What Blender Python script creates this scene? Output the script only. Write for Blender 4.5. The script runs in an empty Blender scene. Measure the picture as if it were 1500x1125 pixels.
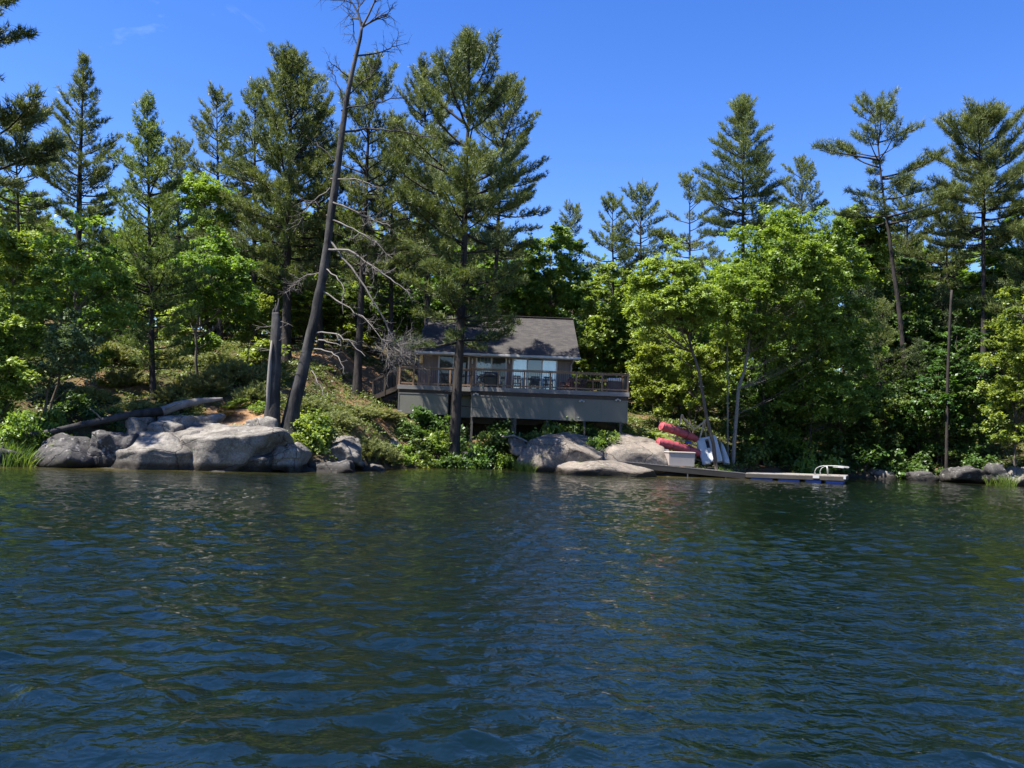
import bpy, math, random
import numpy as np
from math import radians, sin, cos, pi, atan2
from mathutils import Vector, Matrix

S = bpy.context.scene
COL = S.collection
# ---------------------------------------------------------------- camera, world, sun, exposure
CAM_H, PITCH, ROLL, FPX = 1.9, radians(3.62), radians(2.2), 1224.0
cF = np.array([0, cos(PITCH), sin(PITCH)])
u0 = np.array([0, -sin(PITCH), cos(PITCH)])
r0 = np.array([1.0, 0, 0])
cR = cos(ROLL) * r0 + sin(ROLL) * u0
cU = -sin(ROLL) * r0 + cos(ROLL) * u0
cam_data = bpy.data.cameras.new("camera")
cam_data.sensor_width = 36.0
cam_data.lens = 36.0 * FPX / 1500.0
cam_data.clip_start = 0.1
cam_data.clip_end = 3000.0
cam = bpy.data.objects.new("camera", cam_data)
COL.objects.link(cam)
cam.matrix_world = Matrix(((cR[0], cU[0], -cF[0], 0), (cR[1], cU[1], -cF[1], 0), (cR[2], cU[2], -cF[2], CAM_H), (0, 0, 0, 1)))
S.camera = cam

SUN_EL = radians(62)
SUN_AZ = np.array([-0.91, -0.41]); SUN_AZ = SUN_AZ / np.linalg.norm(SUN_AZ)
sun_dir = Vector((SUN_AZ[0] * cos(SUN_EL), SUN_AZ[1] * cos(SUN_EL), sin(SUN_EL)))
W = bpy.data.worlds.new("World")
S.world = W
W.use_nodes = True
wn = W.node_tree; wn.nodes.clear()
wo = wn.nodes.new("ShaderNodeOutputWorld")
wb = wn.nodes.new("ShaderNodeBackground")
sk = wn.nodes.new("ShaderNodeTexSky")
sk.sky_type = 'NISHITA'
sk.sun_disc = False
sk.sun_elevation = SUN_EL
sk.sun_rotation = atan2(sun_dir.x, sun_dir.y)
sk.altitude = 300
sk.air_density = 1.0
sk.dust_density = 0.05
sk.ozone_density = 2.2
hs = wn.nodes.new("ShaderNodeHueSaturation")
hs.inputs['Hue'].default_value = 0.518
hs.inputs['Saturation'].default_value = 1.33
hs.inputs['Value'].default_value = 1.0
wn.links.new(sk.outputs[0], hs.inputs['Color'])
# thin wisps of cirrus high over the far shore
wtc = wn.nodes.new("ShaderNodeTexCoord")
wmp = wn.nodes.new("ShaderNodeMapping")
wmp.inputs['Scale'].default_value = (7.0, 7.0, 20.0)
wmp.inputs['Rotation'].default_value = (0, 0.35, 0)
wno = wn.nodes.new("ShaderNodeTexNoise")
wno.inputs['Scale'].default_value = 1.3
wno.inputs['Detail'].default_value = 8
wno.inputs['Roughness'].default_value = 0.62
wno.inputs['Distortion'].default_value = 0.6
wrp = wn.nodes.new("ShaderNodeValToRGB")
wrp.color_ramp.elements[0].position = 0.62
wrp.color_ramp.elements[0].color = (0, 0, 0, 1)
wrp.color_ramp.elements[1].position = 0.80
wrp.color_ramp.elements[1].color = (0.10, 0.10, 0.10, 1)
wmx = wn.nodes.new("ShaderNodeMix"); wmx.data_type = 'RGBA'
wmx.inputs['B'].default_value = (5.6, 6.6, 8.0, 1)
wn.links.new(wtc.outputs['Generated'], wmp.inputs[0])
wn.links.new(wmp.outputs[0], wno.inputs['Vector'])
wn.links.new(wno.outputs['Fac'], wrp.inputs[0])
wsp = wn.nodes.new("ShaderNodeSeparateXYZ"); wn.links.new(wtc.outputs['Generated'], wsp.inputs[0])
wmr = wn.nodes.new("ShaderNodeMapRange")          # the wisps lie in the western part of the sky only
wmr.inputs['From Min'].default_value = -.08; wmr.inputs['From Max'].default_value = -.22
wn.links.new(wsp.outputs['X'], wmr.inputs[0])
wml = wn.nodes.new("ShaderNodeMath"); wml.operation = 'MULTIPLY'
wn.links.new(wrp.outputs[0], wml.inputs[0]); wn.links.new(wmr.outputs[0], wml.inputs[1])
wn.links.new(wml.outputs[0], wmx.inputs['Factor'])
wn.links.new(hs.outputs[0], wmx.inputs['A'])
wn.links.new(wmx.outputs['Result'], wb.inputs[0])
wb.inputs[1].default_value = 0.075
wn.links.new(wb.outputs[0], wo.inputs[0])

sun_data = bpy.data.lights.new("sun", 'SUN')
sun_data.energy = 4.9
sun_data.angle = radians(0.5)
sun_data.color = (1.0, 0.955, 0.88)
sun = bpy.data.objects.new("sun", sun_data)
sun.rotation_euler = (-sun_dir).to_track_quat('-Z', 'Y').to_euler()
sun.location = (0, 0, 80)
COL.objects.link(sun)
S.view_settings.view_transform = 'Standard'
S.view_settings.look = 'None'
S.view_settings.gamma = 1.0
S.view_settings.exposure = 1.8
S.cycles.max_bounces = 6
S.cycles.diffuse_bounces = 3
S.cycles.glossy_bounces = 3
S.cycles.transmission_bounces = 4
S.cycles.transparent_max_bounces = 4
S.cycles.caustics_reflective = False
S.cycles.caustics_refractive = False

# ---------------------------------------------------------------- geometry of the view, used to place things at real distances
def ray(px, py):
    d = cF + (px - 750) / FPX * cR - (py - 562.5) / FPX * cU
    return d
def at(px, py, Y):
    d = ray(px, py)
    t = Y / d[1]
    return np.array([d[0] * t, Y, CAM_H + d[2] * t])
def x_of(px, z, Y):
    """x of the point at depth Y and height z that stands in the photograph's column px"""
    x = (px - 750) / FPX * Y
    for _ in range(6):
        P = np.array([x, Y, z - CAM_H])
        x += (px - (P @ cR / (P @ cF) * FPX + 750)) / FPX * Y
    return x

# ---------------------------------------------------------------- terrain
_TX = np.array([-120, -60, -40, -22, -17, -13, -10, -8, -6.5, -5, -2.5, 0, 2.5, 5, 7, 10, 13.2, 21, 28, 33, 45, 70, 120], float)
_TY = np.array([20, 22, 28, 32.3, 34.3, 34.8, 37, 39.2, 43.5, 47, 50, 50.2, 49, 46.6, 46.8, 48.4, 49.6, 56.5, 60.0, 54, 48, 40, 36], float)
_SS = np.array([-30, -8, -3, 0, 1.2, 3, 6, 10, 15, 25, 50, 120, 400], float)
def _row(*a):
    return list(a)
_TH = np.array([
    _row(-6, -2.5, -1.0, 0, .4, 0.9, 1.8, 3.2, 4.8, 7.5, 11, 16, 20),   # -120
    _row(-6, -2.5, -1.0, 0, .4, 0.9, 1.8, 3.2, 4.8, 7.5, 11, 16, 20),
    _row(-6, -2.5, -1.0, 0, .4, 0.9, 1.8, 3.2, 4.8, 7.5, 11, 16, 20),
    _row(-6, -2.5, -1.0, 0, .4, 0.9, 1.8, 3.2, 4.8, 7.5, 11, 16, 20),   # -22
    _row(-6, -2.5, -1.0, 0, .5, 1.1, 2.0, 3.4, 5.0, 7.6, 11, 16, 20),
    _row(-6, -2.5, -1.0, 0, .7, 1.3, 2.2, 3.6, 5.2, 7.8, 10.5, 16, 20), # -13
    _row(-6, -2.5, -1.0, 0, .9, 1.8, 2.5, 3.2, 4.2, 6.9, 10, 15, 20),
    _row(-6, -2.5, -1.0, 0, .9, 1.8, 2.4, 3.0, 3.9, 6.7, 9.5, 14, 20),  # -8
    _row(-6, -2.5, -1.0, 0, .7, 1.4, 2.4, 3.4, 4.4, 6.5, 9, 14, 20),
    _row(-6, -2.5, -1.0, 0, .6, 1.3, 2.6, 3.5, 4.2, 6.2, 9, 14, 20),    # -5
    _row(-6, -2.5, -1.0, 0, .9, 1.9, 3.0, 4.0, 4.4, 6.2, 9, 14, 20),
    _row(-6, -2.5, -1.0, 0, 1.3, 2.3, 3.2, 4.0, 4.4, 6.0, 9, 14, 20),   # 0
    _row(-6, -2.5, -1.0, 0, 1.1, 1.9, 3.0, 3.9, 4.3, 6.0, 9, 14, 20),
    _row(-6, -2.5, -1.0, 0, .8, 1.5, 2.3, 3.4, 4.1, 5.6, 8.5, 13, 20),
    _row(-6, -2.5, -1.0, 0, .6, 1.15, 2.0, 3.1, 4.0, 5.4, 8, 13, 20),   # 7
    _row(-6, -2.5, -1.0, 0, .55, 1.1, 1.9, 2.9, 3.7, 5.0, 8, 13, 20),
    _row(-6, -2.5, -1.0, 0, .5, 1.0, 1.7, 2.6, 3.5, 5.0, 8, 13, 20),
    _row(-6, -2.5, -1.0, 0, .5, 1.0, 1.6, 2.4, 3.5, 5.0, 8, 13, 20),
    _row(-6, -2.5, -1.0, 0, .5, 1.0, 1.6, 2.4, 3.5, 5.0, 8, 13, 20),
    _row(-6, -2.5, -1.0, 0, .6, 1.2, 1.8, 2.6, 3.5, 5.0, 8, 13, 20),
    _row(-6, -2.5, -1.0, 0, .5, 1.1, 1.7, 2.5, 3.5, 5.0, 8, 13, 20),
    _row(-6, -2.5, -1.0, 0, .5, 1.0, 1.6, 2.4, 3.5, 5.0, 8, 13, 20),
    _row(-6, -2.5, -1.0, 0, .5, 1.0, 1.6, 2.4, 3.5, 5.0, 8, 13, 20)], float)

def _wob(x, y):
    return (np.sin(x * .9 + 1.3 * np.sin(y * .37)) * np.sin(y * .8 + 1.1 * np.sin(x * .53)) * .5
            + .5 * np.sin(x * 2.1 + y * 1.3 + 1.7) * np.sin(y * 1.9 - x * .7))
def shore(x):
    x = np.asarray(x, float)
    return np.interp(x, _TX, _TY) + .35 * np.sin(x * 1.7) + .2 * np.sin(x * 3.9 + 1)
def hgt(x, y):
    x = np.atleast_1d(np.asarray(x, float)); y = np.atleast_1d(np.asarray(y, float))
    s = y - shore(x)
    i = np.clip(np.searchsorted(_TX, x) - 1, 0, len(_TX) - 2)
    f = np.clip((x - _TX[i]) / (_TX[i + 1] - _TX[i]), 0, 1)
    f = f * f * (3 - 2 * f)
    j = np.clip(np.searchsorted(_SS, s) - 1, 0, len(_SS) - 2)
    g = np.clip((s - _SS[j]) / (_SS[j + 1] - _SS[j]), 0, 1)
    h = ((1 - f) * ((1 - g) * _TH[i, j] + g * _TH[i, j + 1]) + f * ((1 - g) * _TH[i + 1, j] + g * _TH[i + 1, j + 1]))
    amp = np.clip(s * .12, 0, .22)
    # kept calm where the cabin stands
    calm = np.clip(1 - np.maximum(np.abs(x) - 7, 0) / 2 - np.maximum(np.abs(y - 57) - 7, 0) / 2, 0, 1)
    return h + amp * _wob(x, y) * (1 - .8 * calm)
def gz(x, y):
    return float(hgt(x, y)[0])
def base(px, Y, dz=0.0):
    """point on the ground at depth Y in the photograph's column px"""
    z = 2.0
    for _ in range(8):
        x = x_of(px, z, Y)
        z = gz(x, Y)
    return np.array([x, Y, z + dz])

# ---------------------------------------------------------------- object helpers
def tag(o, label=None, cat=None, group=None, kind=None):
    if label: o["label"] = label
    if cat: o["category"] = cat
    if group: o["group"] = group
    if kind: o["kind"] = kind
    return o
def empty(name, loc, label, cat, group=None, rz=0.0):
    o = bpy.data.objects.new(name, None)
    o.empty_display_size = .3
    COL.objects.link(o)
    o.location = tuple(float(v) for v in loc)
    o.rotation_euler = (0, 0, rz)
    return tag(o, label, cat, group)
def mesh_from(name, V, faces, mat, smooth=True, tint=None, matidx=None):
    """V (n,3); faces: list of int arrays (k, m) with m corners each"""
    V = np.asarray(V, np.float32)
    me = bpy.data.meshes.new(name)
    faces = [np.asarray(f, np.int32) for f in faces if len(f)]
    nl = sum(f.size for f in faces); nf = sum(len(f) for f in faces)
    me.vertices.add(len(V)); me.vertices.foreach_set("co", V.ravel())
    me.loops.add(nl); me.polygons.add(nf)
    me.loops.foreach_set("vertex_index", np.concatenate([f.ravel() for f in faces]))
    st = []; k = 0
    for f in faces:
        st.append(np.arange(len(f), dtype=np.int32) * f.shape[1] + k); k += f.size
    me.polygons.foreach_set("loop_start", np.concatenate(st))
    me.polygons.foreach_set("use_smooth", np.full(nf, smooth, bool))
    if tint is not None:
        a = me.attributes.new("tint", 'FLOAT', 'POINT')
        a.data.foreach_set("value", np.asarray(tint, np.float32))
    me.update(calc_edges=True)
    me.validate(clean_customdata=False)
    if mat: me.materials.append(mat)
    return me
def link(name, me, parent=None, loc=None):
    o = bpy.data.objects.new(name, me)
    COL.objects.link(o)
    if parent: o.parent = parent
    if loc is not None: o.location = tuple(float(v) for v in loc)
    return o
def copy_tree(o, loc, rz=0.0, sc=1.0, label=None, group=None):
    c = o.copy(); COL.objects.link(c)
    c.location = tuple(float(v) for v in loc); c.rotation_euler = (0, 0, rz)
    c.scale = (sc, sc, sc) if np.isscalar(sc) else sc
    if label: c["label"] = label
    if group: c["group"] = group
    for ch in list(o.children):
        d = ch.copy(); COL.objects.link(d); d.parent = c
        for gch in list(ch.children):
            e = gch.copy(); COL.objects.link(e); e.parent = d
    return c

class MB:
    """collects solid shapes for ONE mesh"""
    def __init__(s):
        s.V = []; s.Q = []; s.T = []; s.n = 0
    def add(s, V, Q=(), T=()):
        V = np.asarray(V, float)
        if len(Q): s.Q.append(np.asarray(Q) + s.n)
        if len(T): s.T.append(np.asarray(T) + s.n)
        s.V.append(V); s.n += len(V)
        return s
    def box(s, x0, x1, y0, y1, z0, z1, M=None):
        V = np.array([[x, y, z] for z in (z0, z1) for y in (y0, y1) for x in (x0, x1)], float)
        if M is not None: V = V @ np.array(M)[:3, :3].T + np.array(M)[:3, 3]
        return s.add(V, [[0, 2, 3, 1], [4, 5, 7, 6], [0, 1, 5, 4], [2, 6, 7, 3], [0, 4, 6, 2], [1, 3, 7, 5]])
    def bar(s, a, b, w, h, up=(0, 0, 1)):
        """square bar from a to b, w wide, h high"""
        a = np.asarray(a, float); b = np.asarray(b, float)
        d = b - a; L = np.linalg.norm(d); d = d / L
        up = np.asarray(up, float)
        if abs(d @ up) > .98: up = np.array([0, 1.0, 0])
        sd = np.cross(d, up); sd /= np.linalg.norm(sd); uu = np.cross(sd, d)
        V = np.array([p + sd * i * w / 2 + uu * j * h / 2 for p in (a, b) for j in (-1, 1) for i in (-1, 1)])
        return s.add(V, [[0, 2, 3, 1], [4, 5, 7, 6], [0, 1, 5, 4], [2, 6, 7, 3], [0, 4, 6, 2], [1, 3, 7, 5]])
    def tube(s, P, R, k=8, cap=True):
        V, Q = tube_arrays(P, R, k)
        T = []
        if cap:
            n = len(P)
            V = np.vstack([V, [P[0]], [P[-1]]])
            for i in range(k):
                T.append([n * k, (i + 1) % k, i]); T.append([n * k + 1, (n - 1) * k + i, (n - 1) * k + (i + 1) % k])
        return s.add(V, Q, T)
    def prism(s, poly, axis_vec):
        """extrude a 3-D polygon by a vector (fan caps)"""
        p = np.asarray(poly, float); n = len(p); a = np.asarray(axis_vec, float)
        V = np.vstack([p, p + a, [p.mean(0)], [p.mean(0) + a]])
        Q = [[i, (i + 1) % n, n + (i + 1) % n, n + i] for i in range(n)]
        T = [[2 * n, (i + 1) % n, i] for i in range(n)] + [[2 * n + 1, n + i, n + (i + 1) % n] for i in range(n)]
        return s.add(V, Q, T)
    def build(s, name, mat, parent=None, loc=None, smooth=False, bevel=0.0):
        fs = []
        if s.Q: fs.append(np.vstack(s.Q))
        if s.T: fs.append(np.vstack(s.T))
        me = mesh_from(name, np.vstack(s.V), fs, mat, smooth)
        o = link(name, me, parent, loc)
        if bevel:
            m = o.modifiers.new("bevel", 'BEVEL'); m.width = bevel; m.segments = 2; m.limit_method = 'ANGLE'
        return o

def tube_arrays(P, R, k=6):
    P = np.asarray(P, float); n = len(P)
    R = np.broadcast_to(np.asarray(R, float), (n,))
    d = np.gradient(P, axis=0)
    d /= np.linalg.norm(d, axis=1, keepdims=True) + 1e-9
    ref = np.array([0, 0, 1.0]) if abs(d[:, 2]).mean() < .75 else np.array([1.0, 0.1, 0])
    a = np.cross(d, ref); a /= np.linalg.norm(a, axis=1, keepdims=True) + 1e-9
    b = np.cross(d, a)
    th = np.arange(k) * 2 * pi / k
    V = P[:, None] + R[:, None, None] * (np.cos(th)[None, :, None] * a[:, None] + np.sin(th)[None, :, None] * b[:, None])
    i = np.arange(n - 1)[:, None] * k; j = np.arange(k)[None]; j2 = (j + 1) % k
    Q = np.stack([i + j, i + j2, i + k + j2, i + k + j], -1).reshape(-1, 4)
    return V.reshape(-1, 3), Q

# ---------------------------------------------------------------- materials
def mat_new(name):
    m = bpy.data.materials.new(name); m.use_nodes = True
    nt = m.node_tree; nt.nodes.clear()
    out = nt.nodes.new("ShaderNodeOutputMaterial")
    return m, nt, out
def node(nt, typ, **kw):
    n = nt.nodes.new(typ)
    for k, v in kw.items():
        if k.startswith('_'): setattr(n, k[1:], v)
        else: n.inputs[k.replace('__', ' ')].default_value = v
    return n
def ramp(nt, src, stops):
    r = nt.nodes.new("ShaderNodeValToRGB")
    while len(r.color_ramp.elements) < len(stops): r.color_ramp.elements.new(.5)
    for e, (p, c) in zip(r.color_ramp.elements, stops):
        e.position = p; e.color = tuple(c) + (1,) if len(c) == 3 else c
    nt.links.new(src, r.inputs[0])
    return r
def noise(nt, vec, scale, detail=4, rough=.55, dist=0.0):
    n = node(nt, "ShaderNodeTexNoise", Scale=scale, Detail=detail, Roughness=rough, Distortion=dist)
    if vec is not None: nt.links.new(vec, n.inputs['Vector'])
    return n
def coords(nt, kind='Object', scale=(1, 1, 1)):
    t = nt.nodes.new("ShaderNodeTexCoord")
    m = node(nt, "ShaderNodeMapping", Scale=scale)
    nt.links.new(t.outputs[kind], m.inputs[0])
    return m.outputs[0]
def bump(nt, h, strength=.4, dist=.02):
    b = node(nt, "ShaderNodeBump", Strength=strength, Distance=dist)
    nt.links.new(h, b.inputs['Height'])
    return b
def mixc(nt, fac, a, b, mode='MIX'):
    m = nt.nodes.new("ShaderNodeMix"); m.data_type = 'RGBA'; m.blend_type = mode
    for sock, v in (('Factor', fac), ('A', a), ('B', b)):
        if hasattr(v, 'links'): nt.links.new(v, m.inputs[sock])
        elif sock == 'Factor': m.inputs[sock].default_value = v
        else: m.inputs[sock].default_value = tuple(v) + (1,)
    return m.outputs['Result']

def plain(name, col, rough=.6, var=.15, scale=3.0, metal=0.0, spec=.4, stretch=(1, 1, 1), bumpd=0.0):
    """painted / plastic / timber surface with some wear"""
    m, nt, out = mat_new(name)
    v = coords(nt, 'Object', stretch)
    n = noise(nt, v, scale, 6, .6)
    c = np.array(col)
    r = ramp(nt, n.outputs['Fac'], [(.3, tuple(c * (1 - var))), (.7, tuple(np.minimum(c * (1 + var), .95)))])
    p = node(nt, "ShaderNodeBsdfPrincipled", Roughness=rough, Metallic=metal)
    p.inputs['Specular IOR Level'].default_value = spec
    nt.links.new(r.outputs[0], p.inputs['Base Color'])
    if bumpd:
        nt.links.new(bump(nt, n.outputs['Fac'], .6, bumpd).outputs[0], p.inputs['Normal'])
    nt.links.new(p.outputs[0], out.inputs[0])
    return m
def foliage(name, dark, light, trans=.35, rough=.5, hue=.03, tcol=None):
    m, nt, out = mat_new(name)
    a = node(nt, "ShaderNodeAttribute", _attribute_name="tint")
    oi = nt.nodes.new("ShaderNodeObjectInfo")
    r = ramp(nt, a.outputs['Fac'], [(0, dark), (1, light)])
    h = nt.nodes.new("ShaderNodeHueSaturation")
    mr = node(nt, "ShaderNodeMapRange"); mr.inputs['To Min'].default_value = .5 - hue; mr.inputs['To Max'].default_value = .5 + hue * .6
    nt.links.new(oi.outputs['Random'], mr.inputs[0]); nt.links.new(mr.outputs[0], h.inputs['Hue'])
    nt.links.new(r.outputs[0], h.inputs['Color'])
    p = node(nt, "ShaderNodeBsdfPrincipled", Roughness=rough)
    p.inputs['Specular IOR Level'].default_value = .35
    nt.links.new(h.outputs[0], p.inputs['Base Color'])
    t = nt.nodes.new("ShaderNodeBsdfTranslucent")
    tc = mixc(nt, 1.0, h.outputs[0], tcol or (1.4, 1.35, .65), 'MULTIPLY')
    nt.links.new(tc, t.inputs[0])
    ms = node(nt, "ShaderNodeMixShader", Fac=trans)
    nt.links.new(p.outputs[0], ms.inputs[1]); nt.links.new(t.outputs[0], ms.inputs[2])
    nt.links.new(ms.outputs[0], out.inputs[0])
    return m
def bark(name, dark, light, scale=6, bd=.03, moss=None):
    m, nt, out = mat_new(name)
    v = coords(nt, 'Object', (1, 1, .22))
    n = noise(nt, v, scale, 6, .65, .4)
    r = ramp(nt, n.outputs['Fac'], [(.3, dark), (.72, light)])
    col = r.outputs[0]
    n2 = noise(nt, coords(nt), .7, 4, .6)
    r2 = ramp(nt, n2.outputs['Fac'], [(.45, (0, 0, 0)), (.65, (1, 1, 1))])
    col = mixc(nt, r2.outputs[0], col, moss or tuple(np.array(light) * .75))
    p = node(nt, "ShaderNodeBsdfPrincipled", Roughness=.9)
    p.inputs['Specular IOR Level'].default_value = .15
    nt.links.new(col, p.inputs['Base Color'])
    nt.links.new(bump(nt, n.outputs['Fac'], .8, bd).outputs[0], p.inputs['Normal'])
    nt.links.new(p.outputs[0], out.inputs[0])
    return m

M = {}
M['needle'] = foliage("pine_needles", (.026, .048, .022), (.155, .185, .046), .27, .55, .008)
M['needle_soft'] = foliage("young_pine_needles", (.045, .085, .025), (.16, .23, .055), .3, .55, .02)
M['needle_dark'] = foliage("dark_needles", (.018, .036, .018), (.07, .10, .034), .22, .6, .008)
M['leaf'] = foliage("maple_leaves", (.062, .118, .023), (.22, .315, .055), .45, .45, .025)
M['leaf_yellow'] = foliage("bright_leaves", (.085, .145, .025), (.25, .345, .065), .45, .45, .02)
M['leaf_dark'] = foliage("shade_toned_leaves", (.03, .065, .018), (.10, .17, .035), .35, .45, .03)  # darker leaf copy, shade put into the colour
M['leaf_grey'] = foliage("grey_green_leaves", (.06, .095, .04), (.19, .24, .10), .33, .5, .02, (1.3, 1.35, .8))
M['juniper'] = foliage("juniper_needles", (.075, .10, .03), (.22, .235, .085), .25, .6, .02)
M['carpet'] = foliage("ground_plants", (.04, .06, .018), (.15, .19, .05), .3, .5, .01)
M['fern'] = foliage("fern_fronds", (.11, .17, .05), (.30, .36, .12), .4, .5, .02)
M['grass'] = foliage("grass_blades", (.05, .10, .02), (.15, .22, .04), .35, .5, .02)
M['orange_leaf'] = foliage("browned_leaves", (.14, .07, .025), (.3, .2, .05), .35, .55, .02)
M['bark'] = bark("pine_bark", (.011, .010, .010), (.052, .044, .040), 5, .09)
M['bark_dead'] = bark("dead_bark", (.010, .010, .011), (.045, .042, .041), 4, .07, (.07, .066, .064))
M['bark_pale'] = bark("pale_bark", (.07, .065, .06), (.23, .21, .19), 3, .012, (.16, .15, .13))
M['bark_brown'] = bark("maple_bark", (.04, .032, .025), (.15, .125, .10), 5, .02)
M['twig'] = bark("dead_twigs", (.065, .058, .053), (.20, .18, .165), 4, .01)
M['drift'] = bark("weathered_log", (.08, .073, .065), (.23, .21, .19), 4, .02)

def mat_rock(name, dark, light, lichen=(.30, .29, .26), wet=True):
    m, nt, out = mat_new(name)
    t = nt.nodes.new("ShaderNodeTexCoord")
    oi = nt.nodes.new("ShaderNodeObjectInfo")
    g = nt.nodes.new("ShaderNodeNewGeometry")
    v = g.outputs['Position']
    n1 = noise(nt, v, .9, 8, .62, .5)
    r1 = ramp(nt, n1.outputs['Fac'], [(.32, dark), (.5, tuple((np.array(dark) + np.array(light)) / 2)), (.68, light)])
    n2 = noise(nt, v, 16, 6, .7)
    r2 = ramp(nt, n2.outputs['Fac'], [(.32, (.5, .5, .52)), (.66, (1.25, 1.23, 1.2))])
    c = mixc(nt, 1.0, r1.outputs[0], r2.outputs[0], 'MULTIPLY')
    n3 = noise(nt, v, 3.2, 8, .7, .2)
    r3 = ramp(nt, n3.outputs['Fac'], [(.56, (0, 0, 0)), (.63, (.8, .8, .8))])
    c = mixc(nt, r3.outputs[0], c, lichen)
    # fractures
    vo = node(nt, "ShaderNodeTexVoronoi", _feature='DISTANCE_TO_EDGE', Scale=.55)
    nd = noise(nt, v, 1.6, 4, .6)
    vm = node(nt, "ShaderNodeMix"); vm.data_type = 'RGBA'; vm.inputs['Factor'].default_value = .35
    nt.links.new(v, vm.inputs['A']); nt.links.new(nd.outputs['Color'], vm.inputs['B'])
    vs = node(nt, "ShaderNodeMapping", Scale=(1, 1.3, 1.9), Rotation=(.3, .5, .2)); nt.links.new(vm.outputs['Result'], vs.inputs[0])
    nt.links.new(vs.outputs[0], vo.inputs['Vector'])
    rc = ramp(nt, vo.outputs['Distance'], [(0, (.3, .28, .27)), (.014, (1, 1, 1))])
    c = mixc(nt, 1.0, c, rc.outputs[0], 'MULTIPLY')
    # moss patches and the dark wet band at the waterline
    nm = noise(nt, v, 1.4, 6, .65)
    rm = ramp(nt, nm.outputs['Fac'], [(.62, (0, 0, 0)), (.7, (.7, .7, .7))])
    c = mixc(nt, rm.outputs[0], c, (.075, .085, .035))
    sx = nt.nodes.new("ShaderNodeSeparateXYZ"); nt.links.new(v, sx.inputs[0])
    ad = node(nt, "ShaderNodeMath", _operation='ADD'); nt.links.new(sx.outputs['Z'], ad.inputs[0])
    ml = node(nt, "ShaderNodeMath", _operation='MULTIPLY'); nt.links.new(n3.outputs['Fac'], ml.inputs[0]); ml.inputs[1].default_value = -.35
    nt.links.new(ml.outputs[0], ad.inputs[1])
    rw = ramp(nt, ad.outputs[0], [(-.0, (.2, .19, .18)), (.07, (.4, .38, .36)), (.2, (1, 1, 1))])
    c = mixc(nt, 1.0, c, rw.outputs[0], 'MULTIPLY')
    p = node(nt, "ShaderNodeBsdfPrincipled", Roughness=.82)
    p.inputs['Specular IOR Level'].default_value = .25
    nt.links.new(c, p.inputs['Base Color'])
    hsum = node(nt, "ShaderNodeMath", _operation='MULTIPLY_ADD'); nt.links.new(n2.outputs['Fac'], hsum.inputs[0]); hsum.inputs[1].default_value = .35
    nt.links.new(n1.outputs['Fac'], hsum.inputs[2])
    h2 = node(nt, "ShaderNodeMath", _operation='MULTIPLY_ADD'); nt.links.new(rc.outputs[0], h2.inputs[0]); h2.inputs[1].default_value = .5
    nt.links.new(hsum.outputs[0], h2.inputs[2])
    nt.links.new(bump(nt, h2.outputs[0], .7, .09).outputs[0], p.inputs['Normal'])
    nt.links.new(p.outputs[0], out.inputs[0])
    return m
M['rock'] = mat_rock("granite", (.058, .052, .046), (.22, .202, .178), (.21, .20, .18))
M['rock_tan'] = mat_rock("tan_granite", (.075, .064, .054), (.21, .18, .15), (.2, .185, .16))
M['rock_dark'] = mat_rock("dark_and_shaded_granite", (.022, .021, .021), (.075, .07, .068), (.2, .19, .18))  # for dark rocks, and for grey ones with shade put into the colour

def mat_ground():
    m, nt, out = mat_new("forest_floor")
    g = nt.nodes.new("ShaderNodeNewGeometry"); v = g.outputs['Position']
    a = noise(nt, v, .35, 6, .6)
    r = ramp(nt, a.outputs['Fac'], [(.35, (.04, .04, .018)), (.5, (.075, .058, .03)), (.6, (.14, .09, .05)), (.68, (.2, .125, .07))])
    b = noise(nt, v, 1.3, 8, .7)
    rb = ramp(nt, b.outputs['Fac'], [(.5, (0, 0, 0)), (.6, (1, 1, 1))])
    c = mixc(nt, rb.outputs[0], r.outputs[0], (.065, .08, .025))
    at_ = node(nt, "ShaderNodeAttribute", _attribute_name="tint")      # open patches of fallen pine needles
    ce = noise(nt, v, 2.2, 6, .65)
    re = ramp(nt, ce.outputs['Fac'], [(.3, (.17, .10, .05)), (.7, (.30, .185, .105))])
    c = mixc(nt, at_.outputs['Fac'], c, re.outputs[0])
    d = noise(nt, v, 22, 6, .7)
    rd = ramp(nt, d.outputs['Fac'], [(.3, (.5, .5, .5)), (.7, (1.35, 1.3, 1.25))])
    c = mixc(nt, 1.0, c, rd.outputs[0], 'MULTIPLY')
    sz = nt.nodes.new("ShaderNodeSeparateXYZ"); nt.links.new(v, sz.inputs[0])
    rz = ramp(nt, sz.outputs['Z'], [(.15, (0, 0, 0)), (.9, (1, 1, 1))])      # bare stony earth along the water
    c = mixc(nt, rz.outputs[0], (.045, .04, .034), c)
    p = node(nt, "ShaderNodeBsdfPrincipled", Roughness=.95)
    p.inputs['Specular IOR Level'].default_value = .1
    nt.links.new(c, p.inputs['Base Color'])
    nt.links.new(bump(nt, d.outputs['Fac'], .8, .08).outputs[0], p.inputs['Normal'])
    nt.links.new(p.outputs[0], out.inputs[0])
    return m
M['ground'] = mat_ground()

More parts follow.
